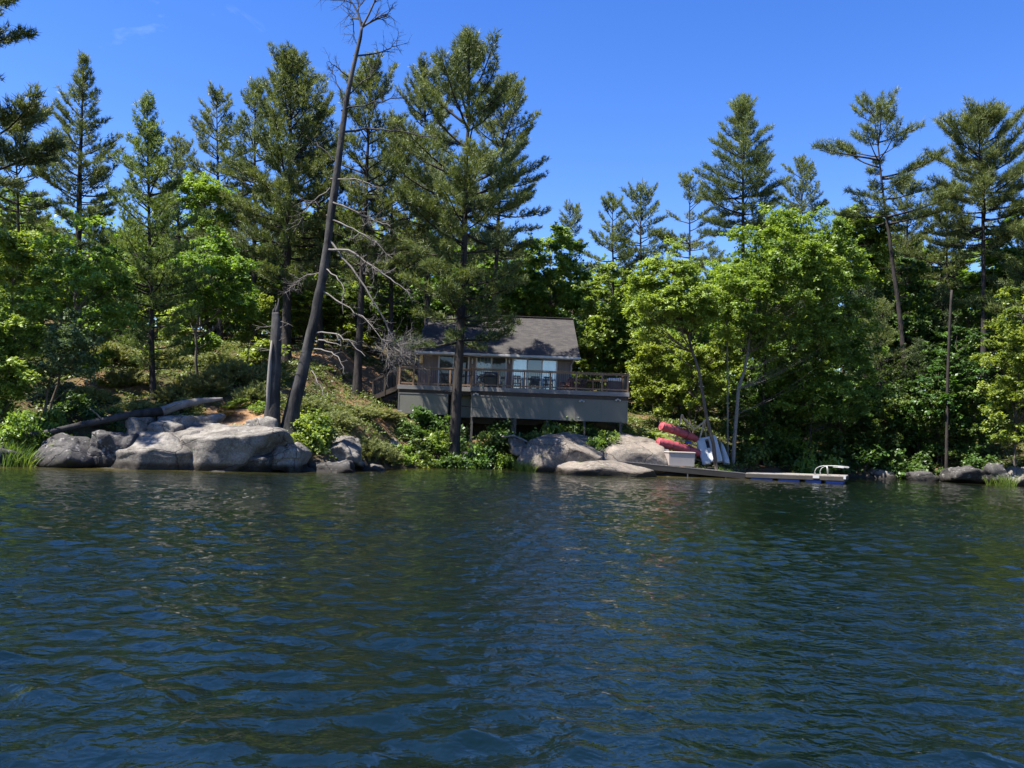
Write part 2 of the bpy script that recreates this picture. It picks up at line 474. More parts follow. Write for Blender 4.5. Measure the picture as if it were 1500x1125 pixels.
def mat_water():
    m, nt, out = mat_new("lake_water")
    g = nt.nodes.new("ShaderNodeNewGeometry"); v = g.outputs['Position']
    a = node(nt, "ShaderNodeAttribute", _attribute_name="tint")      # 1 over the shallows by the shore, 0 over deep water
    n = noise(nt, v, .5, 5, .6)
    mu = node(nt, "ShaderNodeMath", _operation='MULTIPLY'); nt.links.new(a.outputs['Fac'], mu.inputs[0]); nt.links.new(n.outputs['Fac'], mu.inputs[1])
    r = ramp(nt, mu.outputs[0], [(.0, (.0016, .0046, .0034)), (.16, (.02, .02, .006)), (.42, (.085, .066, .016))])
    p = node(nt, "ShaderNodeBsdfPrincipled", Roughness=.015, IOR=1.72)
    p.inputs['Specular Tint'].default_value = (1.0, .99, .64, 1)
    nt.links.new(r.outputs[0], p.inputs['Base Color'])
    mp = node(nt, "ShaderNodeMapping", Scale=(1.15, 1.35, 1.0), Rotation=(0, 0, -.3)); nt.links.new(v, mp.inputs[0])
    n1 = noise(nt, mp.outputs[0], 4.2, 2, .45, .5)
    n2 = noise(nt, mp.outputs[0], 13.0, 3, .5, .2)
    s = node(nt, "ShaderNodeMath", _operation='MULTIPLY_ADD'); nt.links.new(n2.outputs['Fac'], s.inputs[0]); s.inputs[1].default_value = .25
    nt.links.new(n1.outputs['Fac'], s.inputs[2])
    # gusts: smoother and rougher patches
    ng = noise(nt, v, .11, 3, .5)
    mg = node(nt, "ShaderNodeMapRange"); mg.inputs['From Min'].default_value = .35; mg.inputs['From Max'].default_value = .65
    mg.inputs['To Min'].default_value = .3; mg.inputs['To Max'].default_value = 1.3
    nt.links.new(ng.outputs['Fac'], mg.inputs[0])
    b = bump(nt, s.outputs[0], 1.0, .042)
    nt.links.new(mg.outputs[0], b.inputs['Strength'])
    nt.links.new(b.outputs[0], p.inputs['Normal'])
    nt.links.new(p.outputs[0], out.inputs[0])
    return m
M['water'] = mat_water()

def mat_shingle():
    m, nt, out = mat_new("asphalt_shingles")
    v = coords(nt, 'Object')
    b = node(nt, "ShaderNodeTexBrick", Scale=1.0)
    b.inputs['Brick Width'].default_value = .33; b.inputs['Row Height'].default_value = .145
    b.inputs['Mortar Size'].default_value = .012; b.inputs['Mortar Smooth'].default_value = .3
    b.inputs['Color1'].default_value = (.022, .019, .018, 1); b.inputs['Color2'].default_value = (.046, .04, .036, 1); b.inputs['Mortar'].default_value = (.025, .023, .022, 1)
    nt.links.new(v, b.inputs['Vector'])
    n = noise(nt, v, .9, 6, .6)
    r = ramp(nt, n.outputs['Fac'], [(.3, (.72, .72, .72)), (.7, (1.15, 1.13, 1.1))])
    c = mixc(nt, 1.0, b.outputs['Color'], r.outputs[0], 'MULTIPLY')
    p = node(nt, "ShaderNodeBsdfPrincipled", Roughness=.9)
    nt.links.new(c, p.inputs['Base Color'])
    bb = bump(nt, b.outputs['Fac'], .8, .02); bb.invert = True
    nt.links.new(bb.outputs[0], p.inputs['Normal'])
    nt.links.new(p.outputs[0], out.inputs[0])
    return m
M['shingle'] = mat_shingle()
def mat_boards(name, col, pitch, axis=0, var=.2, rough=.7):
    """boards: grooves every `pitch` along one axis"""
    m, nt, out = mat_new(name)
    t = nt.nodes.new("ShaderNodeTexCoord")
    sx = nt.nodes.new("ShaderNodeSeparateXYZ"); nt.links.new(t.outputs['Object'], sx.inputs[0])
    dv = node(nt, "ShaderNodeMath", _operation='DIVIDE'); nt.links.new(sx.outputs[axis], dv.inputs[0]); dv.inputs[1].default_value = pitch
    fr = node(nt, "ShaderNodeMath", _operation='FRACT'); nt.links.new(dv.outputs[0], fr.inputs[0])
    fl = node(nt, "ShaderNodeMath", _operation='FLOOR'); nt.links.new(dv.outputs[0], fl.inputs[0])
    wn_ = nt.nodes.new("ShaderNodeTexWhiteNoise"); wn_.noise_dimensions = '1D'; nt.links.new(fl.outputs[0], wn_.inputs['W'])
    sc = [3, 3, 3]; sc[axis] = 14
    n = noise(nt, coords(nt, 'Object', tuple(sc)), 1.0, 6, .65)
    ad = node(nt, "ShaderNodeMath", _operation='MULTIPLY_ADD'); nt.links.new(wn_.outputs['Value'], ad.inputs[0]); ad.inputs[1].default_value = .5; nt.links.new(n.outputs['Fac'], ad.inputs[2])
    c = np.array(col)
    r = ramp(nt, ad.outputs[0], [(.35, tuple(c * (1 - var))), (1.0, tuple(c * (1 + var)))])
    gr = ramp(nt, fr.outputs[0], [(0, (.3, .3, .3)), (.06, (1, 1, 1))])
    cc = mixc(nt, 1.0, r.outputs[0], gr.outputs[0], 'MULTIPLY')
    p = node(nt, "ShaderNodeBsdfPrincipled", Roughness=rough); p.inputs['Specular IOR Level'].default_value = .25
    nt.links.new(cc, p.inputs['Base Color'])
    nt.links.new(bump(nt, gr.outputs[0], .6, .01).outputs[0], p.inputs['Normal'])
    nt.links.new(p.outputs[0], out.inputs[0])
    return m
M['siding'] = mat_boards("taupe_board_siding", (.13, .106, .097), .2, 0, .10)
M['deck_wood'] = mat_boards("deck_boards", (.30, .20, .13), .14, 1, .2)
M['rail_wood'] = plain("stained_rail_timber", (.17, .105, .064), .7, .25, 5, stretch=(.3, 1, 1))
M['fascia_wood'] = plain("weathered_fascia_board", (.15, .14, .135), .8, .2, 4, stretch=(.2, 1, 1))
M['post_wood'] = plain("shade_darkened_post", (.055, .05, .045), .85, .25, 4)  # posts coloured darker to carry the shade under the deck
M['dark_wood'] = plain("brown_stair_timber", (.045, .031, .022), .8, .25, 5)  # darkened: the shade over the stairs is put into the colour
M['raw_wood'] = plain("raw_timber", (.36, .27, .18), .8, .2, 5)
M['dock_wood'] = mat_boards("grey_dock_boards", (.18, .163, .146), .15, 0, .22)
M['dock_side'] = plain("dock_side_board", (.035, .03, .026), .85, .3, 4, stretch=(.2, 1, 1))
M['skirt'] = plain("grey_lattice_screen", (.12, .115, .095), .75, .08, 1.2)
M['skirt_trim'] = plain("grey_screen_batten", (.115, .11, .095), .75, .1, 1.2)
M['white'] = plain("white_paint", (.36, .36, .355), .5, .06, 2)
M['offwhite'] = plain("weathered_white_plastic", (.34, .36, .37), .5, .14, 3)
M['alu'] = plain("white_painted_tube", (.32, .32, .31), .35, .08, 3)
M['black'] = plain("black_metal", (.014, .014, .015), .45, .2, 3)
M['dark_plastic'] = plain("dark_resin", (.03, .03, .032), .55, .2, 3)
M['maroon'] = plain("maroon_hull", (.27, .05, .062), .6, .28, 5, bumpd=.03)
M['red_brown'] = plain("red_brown_chair_timber", (.10, .035, .024), .65, .2, 4)
M['beige'] = plain("beige_resin", (.30, .26, .235), .55, .06, 2)
M['blue'] = plain("blue_float_plastic", (.012, .05, .24), .4, .2, 2)
M['purple'] = plain("plum_brown_cabinet", (.07, .045, .05), .6, .15, 3)
M['lid'] = plain("pale_grey_cover", (.62, .58, .57), .6, .08, 3)
M['yellow_board'] = plain("yellow_timber_bracket", (.5, .34, .13), .7, .12, 4)
M['concrete'] = plain("pale_concrete", (.14, .14, .14), .85, .15, 4)

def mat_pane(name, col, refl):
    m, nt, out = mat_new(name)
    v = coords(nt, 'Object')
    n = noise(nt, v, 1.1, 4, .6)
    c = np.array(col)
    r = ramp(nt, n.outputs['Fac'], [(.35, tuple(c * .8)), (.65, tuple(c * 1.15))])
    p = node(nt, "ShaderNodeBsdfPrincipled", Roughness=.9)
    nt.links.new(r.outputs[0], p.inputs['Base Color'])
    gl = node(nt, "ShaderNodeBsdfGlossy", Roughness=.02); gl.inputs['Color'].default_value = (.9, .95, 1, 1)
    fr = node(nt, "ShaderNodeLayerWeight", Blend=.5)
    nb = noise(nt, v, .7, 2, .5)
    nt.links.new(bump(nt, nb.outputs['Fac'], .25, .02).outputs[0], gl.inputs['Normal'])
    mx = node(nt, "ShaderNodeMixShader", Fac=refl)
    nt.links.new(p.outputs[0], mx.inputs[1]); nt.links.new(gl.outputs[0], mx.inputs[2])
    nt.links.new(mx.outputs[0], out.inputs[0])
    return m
M['glass_dark'] = mat_pane("dark_window_glass", (.016, .018, .018), .045)
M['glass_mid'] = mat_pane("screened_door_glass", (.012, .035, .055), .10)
M['glass_blind'] = mat_pane("glass_over_sky_tinted_blind", (.22, .33, .42), .2)  # blue sky light is put into the white blind's colour
# ---------------------------------------------------------------- ground and lake
import bmesh
from mathutils import noise as mnoise
def graded(lo, hi, a, b, fine, grow, cap):
    """coordinates: step `fine` between a and b, growing outward to lo and hi"""
    mid = list(np.arange(a, b, fine))
    out = []; p = mid[-1]; st = fine
    while p < hi:
        st = min(st * grow, cap); p += st; out.append(p)
    pre = []; p = a; st = fine
    while p > lo:
        st = min(st * grow, cap); p -= st; pre.append(p)
    return np.array(pre[::-1] + mid + out)
def grid_faces(nx, ny):
    i = np.arange(ny - 1)[:, None] * nx; j = np.arange(nx - 1)[None]
    return np.stack([i + j, i + j + 1, i + nx + j + 1, i + nx + j], -1).reshape(-1, 4)

gx = graded(-260, 260, -32, 42, .3, 1.09, 12); gy = graded(-40, 420, 31, 68, .3, 1.09, 12)
X, Y = np.meshgrid(gx, gy)
Z = hgt(X.ravel(), Y.ravel())
OPEN = [(355, 41, 1.3), (375, 41.5, 1.0), (335, 42, 1.1), (165, 44.5, 1.3), (148, 43.5, 1.0), (470, 56.5, 1.8), (500, 57.5, 2.0), (530, 58, 2.0), (560, 58, 2.0), (588, 57.5, 1.8), (610, 56.5, 1.5), (400, 40.6, .8), (962, 51, 1.2), (942, 50, 1.3), (925, 49, 1.2), (1103, 54.5, .9), (545, 55, 1.3), (635, 48.8, .8), (560, 47.6, .8)]
OPEN = [(base(p, q)[0], q, s) for p, q, s in OPEN]
def openness(x, y):
    m = np.zeros(len(x))
    w = .35 * _wob(x * 1.7, y * 1.7)
    for a, b_, s in OPEN: m = np.maximum(m, np.clip(1.6 - np.hypot(x - a, (y - b_) * .9) / s - w, 0, 1))
    return m
ground = link("ground", mesh_from("ground", np.stack([X.ravel(), Y.ravel(), Z], -1), [grid_faces(len(gx), len(gy))], M['ground'], True, openness(X.ravel(), Y.ravel())))
tag(ground, kind="structure")

wx = graded(-150, 150, -4, 4, .055, 1.0085, 6); wy = graded(-70, 66, 3.2, 9, .04, 1.0045, 4)
X, Y = np.meshgrid(wx, wy)
hx = np.gradient(wx)[None, :] + 0 * Y; hy = np.gradient(wy)[:, None] + 0 * X
hl = np.maximum(hx, hy)
rng = np.random.default_rng(11)
Z = np.zeros_like(X); DX = np.zeros_like(X); DY = np.zeros_like(X)
NW = 110
lam = np.exp(rng.uniform(np.log(.14), np.log(3.0), NW))
for l in lam:
    k = 2 * pi / l
    th = rng.normal(radians(72), radians(30 if l > .9 else 58))
    kx, ky = k * cos(th), k * sin(th)
    wgt = np.exp(-(np.log(l / .44) / .8) ** 2)
    a = .33 * wgt * math.sqrt(2.0 / NW) / k
    if l > 1.3: a *= 2.8
    att = np.clip((l / hl - 2.0) / 2.5, 0, 1)
    ph = kx * X + ky * Y + rng.uniform(0, 6.28)
    # slow beating so that wave trains come in groups
    grp = .65 + .5 * np.sin(kx * .13 * X - ky * .09 * Y + rng.uniform(0, 6.28))
    Z += a * att * grp * np.cos(ph)
    DX -= a * att * grp * cos(th) * np.sin(ph) * 1.15; DY -= a * att * grp * sin(th) * np.sin(ph) * 1.15
patch = 1 + .32 * np.sin(X * .31 + 1.4 * np.sin(Y * .17)) * np.sin(Y * .42 + np.sin(X * .23) * 1.3)      # gusts
Z *= patch
sdist = Y - shore(X)
calm = np.clip(-sdist / 5, .35, 1)
V = np.stack([(X + DX * calm).ravel(), (Y + DY * calm).ravel(), (Z * calm).ravel()], -1)
shal = np.exp(np.minimum(sdist, 0) / 2.6) * np.interp(X, [-30, -18, -12, -8, -5, -2, 2, 6, 9, 14, 17, 40], [.9, .8, .55, .6, 1, .7, .35, .7, 1, .9, .45, .5])
shal *= np.clip((Y - 25) / 5, 0, 1)
lake = link("lake_water", mesh_from("lake_water", V, [grid_faces(len(wx), len(wy))], M['water'], True, shal.ravel()))
tag(lake, kind="structure")

# ---------------------------------------------------------------- rocks
_ico = {}
def ico(n):
    if n not in _ico:
        b = bmesh.new(); bmesh.ops.create_icosphere(b, subdivisions=n, radius=1.0)
        _ico[n] = (np.array([v.co[:] for v in b.verts]), np.array([[v.index for v in f.verts] for f in b.faces])); b.free()
    return _ico[n]
def boulder(c, h, seed, label, mat='rock', group=None, facets=9, planes=(), rough=.09, rz=0.0, n=5, sharp=36.0, ledge=1.0, name="boulder", cat="rock"):
    r = np.random.default_rng(seed)
    D, T = ico(n)
    N0 = np.array([[1, 0, 0], [-1, 0, 0], [0, 1, 0], [0, -1, 0], [0, 0, 1], [0, 0, -1]], float) + r.normal(size=(6, 3)) * .2
    N1 = r.normal(size=(facets, 3)); N1[:, 2] = np.abs(N1[:, 2])
    N = np.vstack([N0, N1]); N /= np.linalg.norm(N, axis=1, keepdims=True)
    d = np.concatenate([r.uniform(.78, .95, 6), r.uniform(.8, 1.12, facets)])
    for p in planes:
        q = np.array(p[:3], float); q /= np.linalg.norm(q)
        N = np.vstack([N, q]); d = np.append(d, p[3])
    dots = D @ N.T
    R = np.where(dots > .05, d / np.maximum(dots, .05), 9.0)
    R = np.minimum(R, 3.0)
    R = np.vstack([R.T, 1.32 * np.ones(len(D))]).T
    rad = -np.log(np.exp(-sharp * R).sum(1)) / sharp
    P = D * rad[:, None]
    h = np.array(h, float)
    P = P * h
    off = Vector((seed * 3.7, seed * 1.3, 0))
    s = h.max()
    ns = np.array([mnoise.fractal(Vector(p) * 1.1 + off, .9, 2.1, 5) for p in P])
    ns += np.array([mnoise.ridged_multi_fractal(Vector(p) * 2.2 + off, 1.0, 2.0, 4, 1.0, 2.0) for p in P]) * -.22
    wp = [Vector(p) * 1.05 + off + .45 * mnoise.noise_vector(Vector(p) * .8 + off) for p in P]
    ns += (np.array([mnoise.cell(Vector((w[0] * .8, w[1] * .8, w[2] * 1.5))) for w in wp]) - .5) * ledge
    nb = np.array([mnoise.noise(Vector(p) * .5 / max(s * .5, .3) + off) for p in P])
    P = P + D * (rough * (ns * .9 + nb * .9) * min(s, 1.6))[:, None]
    cz, sz = cos(rz), sin(rz)
    P = P @ np.array([[cz, sz, 0], [-sz, cz, 0], [0, 0, 1]])
    o = link(name, mesh_from(name, P, [T], M[mat]), None, c)
    return tag(o, label, cat, group)
def rock_px(x0, x1, y0, y1, Y, dy, seed, label, sink=.25, **k):
    """boulder whose front outline fills a box of the photograph at depth Y"""
    a = at(x0, (y0 + y1) / 2, Y); b = at(x1, (y0 + y1) / 2, Y)
    zt = at((x0 + x1) / 2, y0, Y + dy * .4)[2]; zb = at((x0 + x1) / 2, y1, Y - dy * .3)[2] - sink
    c = ((a[0] + b[0]) / 2, Y, (zt + zb) / 2)
    return boulder(c, ((b[0] - a[0]) / 2 * 1.06, dy / 2, (zt - zb) / 2 * 1.02), seed, label, **k)

GL = "granite rocks of the point by the dead trees"
rock_px(140, 440, 640, 694, 37.4, 4.6, 2, "low grey bedrock shelf on which the boulders of the point rest", group=GL, mat='rock_dark', planes=[(0, -.3, 1, .6)], sink=.5)
rock_px(158, 292, 629, 690, 35.6, 3.6, 3, "broad pale granite dome sloping into the lake below the fallen log", group=GL, planes=[(-.25, -.62, .75, .62), (.55, -.5, .6, .75)], rough=.05, sharp=60, ledge=.5)
rock_px(252, 404, 614, 691, 36.4, 3.6, 8, "biggest pale granite slab with shaded upright face at the waterline", group=GL, planes=[(-.15, -.42, 1, .62), (.33, -.94, -.1, .8)], rough=.05, sharp=70, facets=5, ledge=.55)
rock_px(394, 446, 640, 689, 37.3, 2.6, 5, "dark rounded granite block beside the biggest slab", group=GL, planes=[(.5, -.8, .2, .7), (0, -.2, 1, .8)])
rock_px(190, 228, 607, 634, 36.9, 1.5, 12, "small pale granite block topmost above the broad dome", group=GL, n=4, planes=[(0, -.9, .2, .7), (0, -.2, 1, .7)])
rock_px(222, 268, 612, 642, 36.9, 1.8, 14, "cracked pale granite block wedged above the dome beside the big slab", group=GL, n=4, planes=[(-.2, -.3, 1, .7)])
rock_px(252, 302, 622, 656, 36.3, 1.7, 17, "tilted pale granite wedge between dome and biggest slab", group=GL, n=4, planes=[(-.3, -.35, .9, .6)])
rock_px(240, 322, 601, 628, 38.2, 2.6, 21, "long flat granite slab just below the raised end of the log", group=GL, n=4, planes=[(0, -.25, 1, .6)])
rock_px(346, 392, 616, 642, 37.9, 2.2, 23, "low grey granite hump behind the biggest slab", group=GL, n=4)
rock_px(364, 408, 606, 634, 38.3, 1.8, 27, "pale round granite rock at the foot of the broken trunk", group=GL, n=4)
rock_px(446, 524, 667, 693, 38.8, 1.9, 31, "low black wet rock lapped by the lake below the leafy shrubs", group=GL, mat='rock_dark', planes=[(-.3, -.4, .85, .6)])
rock_px(472, 532, 634, 682, 40.3, 2.3, 33, "pale cracked granite slab sloping down between the green shrubs", group=GL, planes=[(.6, -.4, .7, .6), (-.3, -.5, .8, .65)])
rock_px(528, 565, 677, 694, 41.2, 1.2, 35, "small pale rock at the end of the point", group=GL, n=4)
rock_px(505, 534, 670, 690, 41.3, 1.1, 37, "small grey rock between wet black rock and pale end rock", group=GL, n=4)
rock_px(55, 140, 631, 680, 34.4, 2.4, 41, "mottled grey granite boulder in shade under the log", group=GL, mat='rock_dark', ledge=.4, planes=[(-.2, -.7, .6, .65)])  # its shade comes from the darker granite colour
rock_px(134, 198, 626, 684, 35.2, 2.4, 43, "dark tall granite rock between mottled boulder and pale dome", group=GL, mat='rock_dark')
rock_px(288, 334, 688, 699, 35.2, .7, 47, "small black rock awash in the water off the big slab", group=GL, mat='rock_dark', n=4, sink=.2)
rock_px(-40, 40, 655, 690, 33.4, 1.8, 49, "grey rock among the reeds below the bright leafy tree", group=GL, mat='rock_dark', n=4)
rock_px(-20, 52, 546, 575, 46, 2.0, 51, "pale rock outcrop showing through the leaves high on the slope", mat='rock_tan', n=4)
rock_px(168, 200, 547, 562, 45, 1.6, 53, "pink tan ledge of rock on the slope behind the young pine", mat='rock_tan', n=4)
# middle and right-hand shore
rock_px(773, 886, 630, 692, 48.6, 3.8, 64, "huge rounded tan boulder at the water in front of the deck", mat='rock_tan', planes=[(-.55, -.75, .3, .8), (.5, -.35, .8, .62), (.05, -.5, .9, .82)], rough=.05, facets=7, ledge=.12)
rock_px(818, 962, 669, 703, 46.2, 3.2, 62, "low tan bedrock slab sliding into the lake in front of the huge boulder", mat='rock_tan', planes=[(.42, -.4, .9, .5), (-.5, -.4, .9, .6)], rough=.06, ledge=.3)
rock_px(742, 776, 640, 664, 49.6, 1.6, 65, "small pale flat rock tucked beside the huge boulder under the driftwood", mat='rock_tan', n=4)
rock_px(872, 975, 634, 682, 49.8, 5.0, 67, "broad sunlit bedrock slope under the deck corner post", mat='rock_tan', planes=[(.15, -.5, .9, .52)], rough=.05, sink=.6, ledge=.3)
rock_px(600, 632, 668, 690, 48.2, 1.5, 71, "dark rock at the water edge of the cove beside the point", mat='rock_dark', n=4)
rock_px(668, 706, 662, 686, 49.6, 1.5, 73, "dark rounded rock in the shaded cove below the big pine", mat='rock_dark', n=4)
rock_px(706, 745, 674, 690, 50.0, 1.3, 75, "flat dark stone at the shaded waterline beside grass tuft", mat='rock_dark', n=4)
rock_px(536, 585, 636, 650, 47, 1.6, 77, "grey stone on the bank below the deck stairs", mat='rock', n=4)
rock_px(955, 982, 655, 672, 50.2, 1.2, 79, "stone behind the beige storage box", mat='rock', n=4)
rock_px(1270, 1312, 686, 702, 59, 1.6, 83, "grey stone on the dark bank beyond the swim ladder", mat='rock', n=4)
rock_px(1385, 1445, 680, 704, 56, 2.6, 85, "dark granite ledge on the shaded bank near reeds", mat='rock_dark', n=4)
rock_px(1440, 1475, 677, 704, 54.6, 2.0, 87, "grey cracked boulder beside the reeds on the far bank", mat='rock_dark', n=4)  # half shade put in by using the darker granite
rock_px(1470, 1530, 682, 712, 54, 2.4, 89, "pale boulder standing at the end of the far bank", mat='rock', n=4)
rock_px(1330, 1372, 690, 704, 57.5, 1.4, 91, "low dark stone at the foot of the shaded woods", mat='rock_dark', n=4)
# ---------------------------------------------------------------- vegetation builders
UP = np.array([0, 0, 1.0])
def nrm(a):
    return a / (np.linalg.norm(a, axis=-1, keepdims=True) + 1e-9)
def needles(P, D, tint, n, L, Wd, r, spread=1.0, lift=.2):
    """n thin needle-bunch triangles fanned about each twig direction"""
    m = len(P)
    Dn = nrm(np.repeat(D, n, 0) + r.normal(size=(m * n, 3)) * spread * .75 + UP * lift)
    B = np.repeat(P, n, 0) + r.normal(size=(m * n, 3)) * L * .12
    sd = nrm(np.cross(Dn, r.normal(size=(m * n, 3))))
    ll = L * r.uniform(.65, 1.2, (m * n, 1))
    V = np.stack([B - sd * Wd / 2, B + sd * Wd / 2, B + Dn * ll], 1).reshape(-1, 3)
    F = np.arange(m * n * 3).reshape(-1, 3)
    t = np.repeat(np.repeat(tint, n) + r.normal(size=m * n) * .12, 3)
    return V, F, np.clip(t, 0, 1)
def leaves(P, N, tint, size, r):
    """one folded diamond leaf at each point"""
    m = len(P)
    a = nrm(np.cross(N, r.normal(size=(m, 3))))
    b = np.cross(N, a)
    s = size * r.uniform(.5, 1.4, (m, 1))
    V = np.stack([P - a * s * .55, P + b * s * .38 - N * s * .08, P + a * s * .6 - N * s * .12, P - b * s * .38 - N * s * .08], 1).reshape(-1, 3)
    F = np.arange(m * 4).reshape(-1, 4)
    return V, F, np.repeat(np.clip(tint, 0, 1), 4)
def join_tubes(paths):
    Vs, Qs = [], []; k = 0
    for P, R, s in paths:
        V, Q = tube_arrays(P, R, s)
        Vs.append(V); Qs.append(Q + k); k += len(V)
    return np.vstack(Vs), np.vstack(Qs)
def curve_pts(a, d, L, n, lift, r, wob=.08):
    """a bending shoot: n points, start a, direction d, gaining `lift` in slope"""
    P = [np.array(a, float)]; d = nrm(np.array(d, float))
    for i in range(n - 1):
        d = nrm(d + UP * lift / (n - 1) + r.normal(size=3) * wob)
        P.append(P[-1] + d * L / (n - 1))
    return np.array(P)

def pine_data(H, cb, rad, seed, prof=None, spacing=.68, lean=(0, 0), gap=.18, per=5, nlen=.33, nw=.042, nn=12, droop=-.12, lift_top=.9, stubs=True, tr=None, bare=0.0, big=1.0, tufts=.19, twstep=.21, vert=(-.1, .42)):
    """white pine: (trunk V,Q), (needles V,F,tint). prof: list of (t, r) along the crown, 0 bottom to 1 top"""
    r = np.random.default_rng(seed)
    prof = prof or [(0, .6), (.15, .95), (.35, 1.0), (.6, .8), (.85, .5), (1, .12)]; rad *= 1.12
    pt, pr = zip(*prof)
    zs = np.linspace(-.5, H, 22)
    wobx = np.cumsum(r.normal(size=22)) * .018 * H / 22; woby = np.cumsum(r.normal(size=22)) * .018 * H / 22
    cx = wobx - wobx[0] + lean[0] * (zs / H); cy = woby - woby[0] + lean[1] * (zs / H)
    r0_ = tr or H * .0115
    Rt = np.maximum(r0_ * (1 - zs / H) ** .8 , .012) + r0_ * .5 * np.exp(-np.maximum(zs, 0) / .5)
    trunk = np.stack([cx, cy, zs], -1)
    paths = [(trunk, Rt, 9)]
    TP, TD, TT = [], [], []
    zb = H * cb
    if stubs:
        z = max(zb * .35, 1.5)
        while z < zb:
            az = r.uniform(0, 6.28); L = r.uniform(.3, 1.6)
            c = np.array([np.interp(z, zs, cx), np.interp(z, zs, cy), z])
            paths.append((curve_pts(c, (cos(az), sin(az), r.uniform(-.2, .3)), L, 4, 0, r), np.linspace(.03, .008, 4), 4))
            z += r.uniform(.35, 1.2)
    z = zb; az0 = r.uniform(0, 6.28)
    while z < H - .15:
        t = (z - zb) / (H - zb)
        Lb = rad * np.interp(t, pt, pr)
        nb = max(3, int(per + r.integers(-1, 2)))
        az0 += r.uniform(.4, 1.2)
        for k in range(nb):
            if r.random() < gap and t < .93: continue
            az = az0 + k * 2 * pi / nb + r.normal() * .22
            L = Lb * r.uniform(.5, 1.18)
            if r.random() < .1: L *= 1.15 * big
            el = droop + (lift_top - droop) * t ** 1.5 + r.normal() * .1
            L = max(.18, min(L, (H - z + .3) / max(math.sin(min(el + .3, 1.5)), .2)))
            zz = z + r.normal() * .14
            c = np.array([np.interp(zz, zs, cx), np.interp(zz, zs, cy), zz])
            n = 7
            P = curve_pts(c, (cos(az) * cos(el), sin(az) * cos(el), sin(el)), L, n, .42 + .2 * r.random(), r, .06)
            rb = .012 + .017 * L
            paths.append((P, np.linspace(rb, .006, n), 4))
            bt = r.uniform(.2, .6) + .22 * t
            ns = max(3, int(L / twstep))
            s0 = (.34 + bare) if L > 1 else .08
            ss = np.linspace(s0, 1, ns)
            side = 1
            for s in ss:
                i = min(int(s * (n - 1)), n - 2); f = s * (n - 1) - i
                p = P[i] * (1 - f) + P[i + 1] * f; d = nrm(P[i + 1] - P[i])
                sv = nrm(np.cross(d, UP)) * side; side = -side
                tl = min(1.25, .16 + .36 * L * (1.02 - s) ** .8) * r.uniform(.6, 1.2) if s < .97 else .2
                ang = .95 - .5 * s
                td = nrm(d * cos(ang) + sv * sin(ang) + UP * r.uniform(*vert))
                m = max(2, int(tl / tufts) + 1)
                u = np.linspace(.25, 1, m)[:, None]
                pts = p + td * tl * u + UP * (tl * .22 * u ** 2) + r.normal(size=(m, 3)) * .05
                TP.append(pts); TD.append(np.tile(nrm(td + UP * .35), (m, 1)))
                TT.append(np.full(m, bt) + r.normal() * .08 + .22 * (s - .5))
        z += spacing * r.uniform(.7, 1.3) * (1.0 if t < .75 else .7)
    # leader
    TP.append(np.array([trunk[-1], trunk[-1] - UP * .2])); TD.append(np.array([UP, UP])); TT.append(np.array([.7, .7]))
    P = np.vstack(TP); D = np.vstack(TD); T = np.concatenate(TT)
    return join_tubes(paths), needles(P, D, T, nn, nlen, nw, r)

def broadleaf_data(H, centers, seed, leaf=.138, ntw=10, per=40, trunk=None, tr=.14, rc=(.6, 1.1), flat=.6, k=0, up=.9, thick=1.0):
    """leafy tree: clumps at `centers` (m,3), each on its own limb from the trunk polyline"""
    r = np.random.default_rng(seed)
    trunk = np.asarray(trunk, float)
    n = len(trunk)
    arc = np.linspace(0, 1, n)
    Rt = np.maximum(tr * (1 - arc * .85), .02); Rt[0] *= 1.35
    paths = [(trunk, Rt, 8)]
    VP, VN, VT = [], [], []
    for c in centers:
        c = np.asarray(c, float)
        want = np.clip(c[2] - .45 * np.linalg.norm(c[:2] - trunk[n // 2, :2]) - r.uniform(.3, 1.2), trunk[1, 2], trunk[-1, 2])
        i = np.argmin(np.abs(trunk[:, 2] - want)); s = trunk[i]
        mid = s * .45 + c * .55 + np.array([0, 0, -.1 * np.linalg.norm(c - s)]) + r.normal(size=3) * .15
        u = np.linspace(0, 1, 7)[:, None]
        B = (1 - u) ** 2 * s + 2 * u * (1 - u) * mid + u * u * c
        paths.append((B, np.linspace(max(.018, Rt[i] * .42), .008, 7) * thick, 4))
        R = r.uniform(*rc)
        tw = nrm(r.normal(size=(ntw, 3)) * np.array([1, 1, .55]) + UP * .12)
        ct = r.uniform(.2, .75)
        for d in tw:
            ln = R * r.uniform(.5, 1.15)
            s_ = r.random(per) ** .65
            p = c + d * (s_ * ln)[:, None] * np.array([1, 1, flat / .6]) + r.normal(size=(per, 3)) * .11 * np.array([1, 1, .6]) - UP * (s_ ** 2 * ln * .18)[:, None]
            VP.append(p); VN.append(nrm(UP * up + d * .35 + r.normal(size=(per, 3)) * .48))
            VT.append(np.full(per, ct + r.normal() * .13) + r.normal(size=per) * .2)
    P = np.vstack(VP); N = np.vstack(VN); T = np.concatenate(VT)
    return join_tubes(paths), leaves(P, N, T, leaf, r)

def crown_centers(n, c, rad, seed, lo=-.75, hollow=.35):
    """clump centres scattered through an uneven ellipsoid"""
    r = np.random.default_rng(seed)
    out = []
    off = Vector((seed * 2.1, 3.3, 1.7))
    while len(out) < n:
        d = nrm(r.normal(size=3))
        if d[2] < lo: continue
        q = r.uniform(hollow ** 3, 1) ** (1 / 3)
        lump = 1 + .42 * mnoise.noise(Vector(d) * 1.9 + off)
        p = np.array(c) + d * q * np.array(rad) * lump
        if all(np.linalg.norm((p - o) / np.array([1, 1, .8])) > .42 for o in out[-60:]) or r.random() < .12: out.append(p)
    return np.array(out)

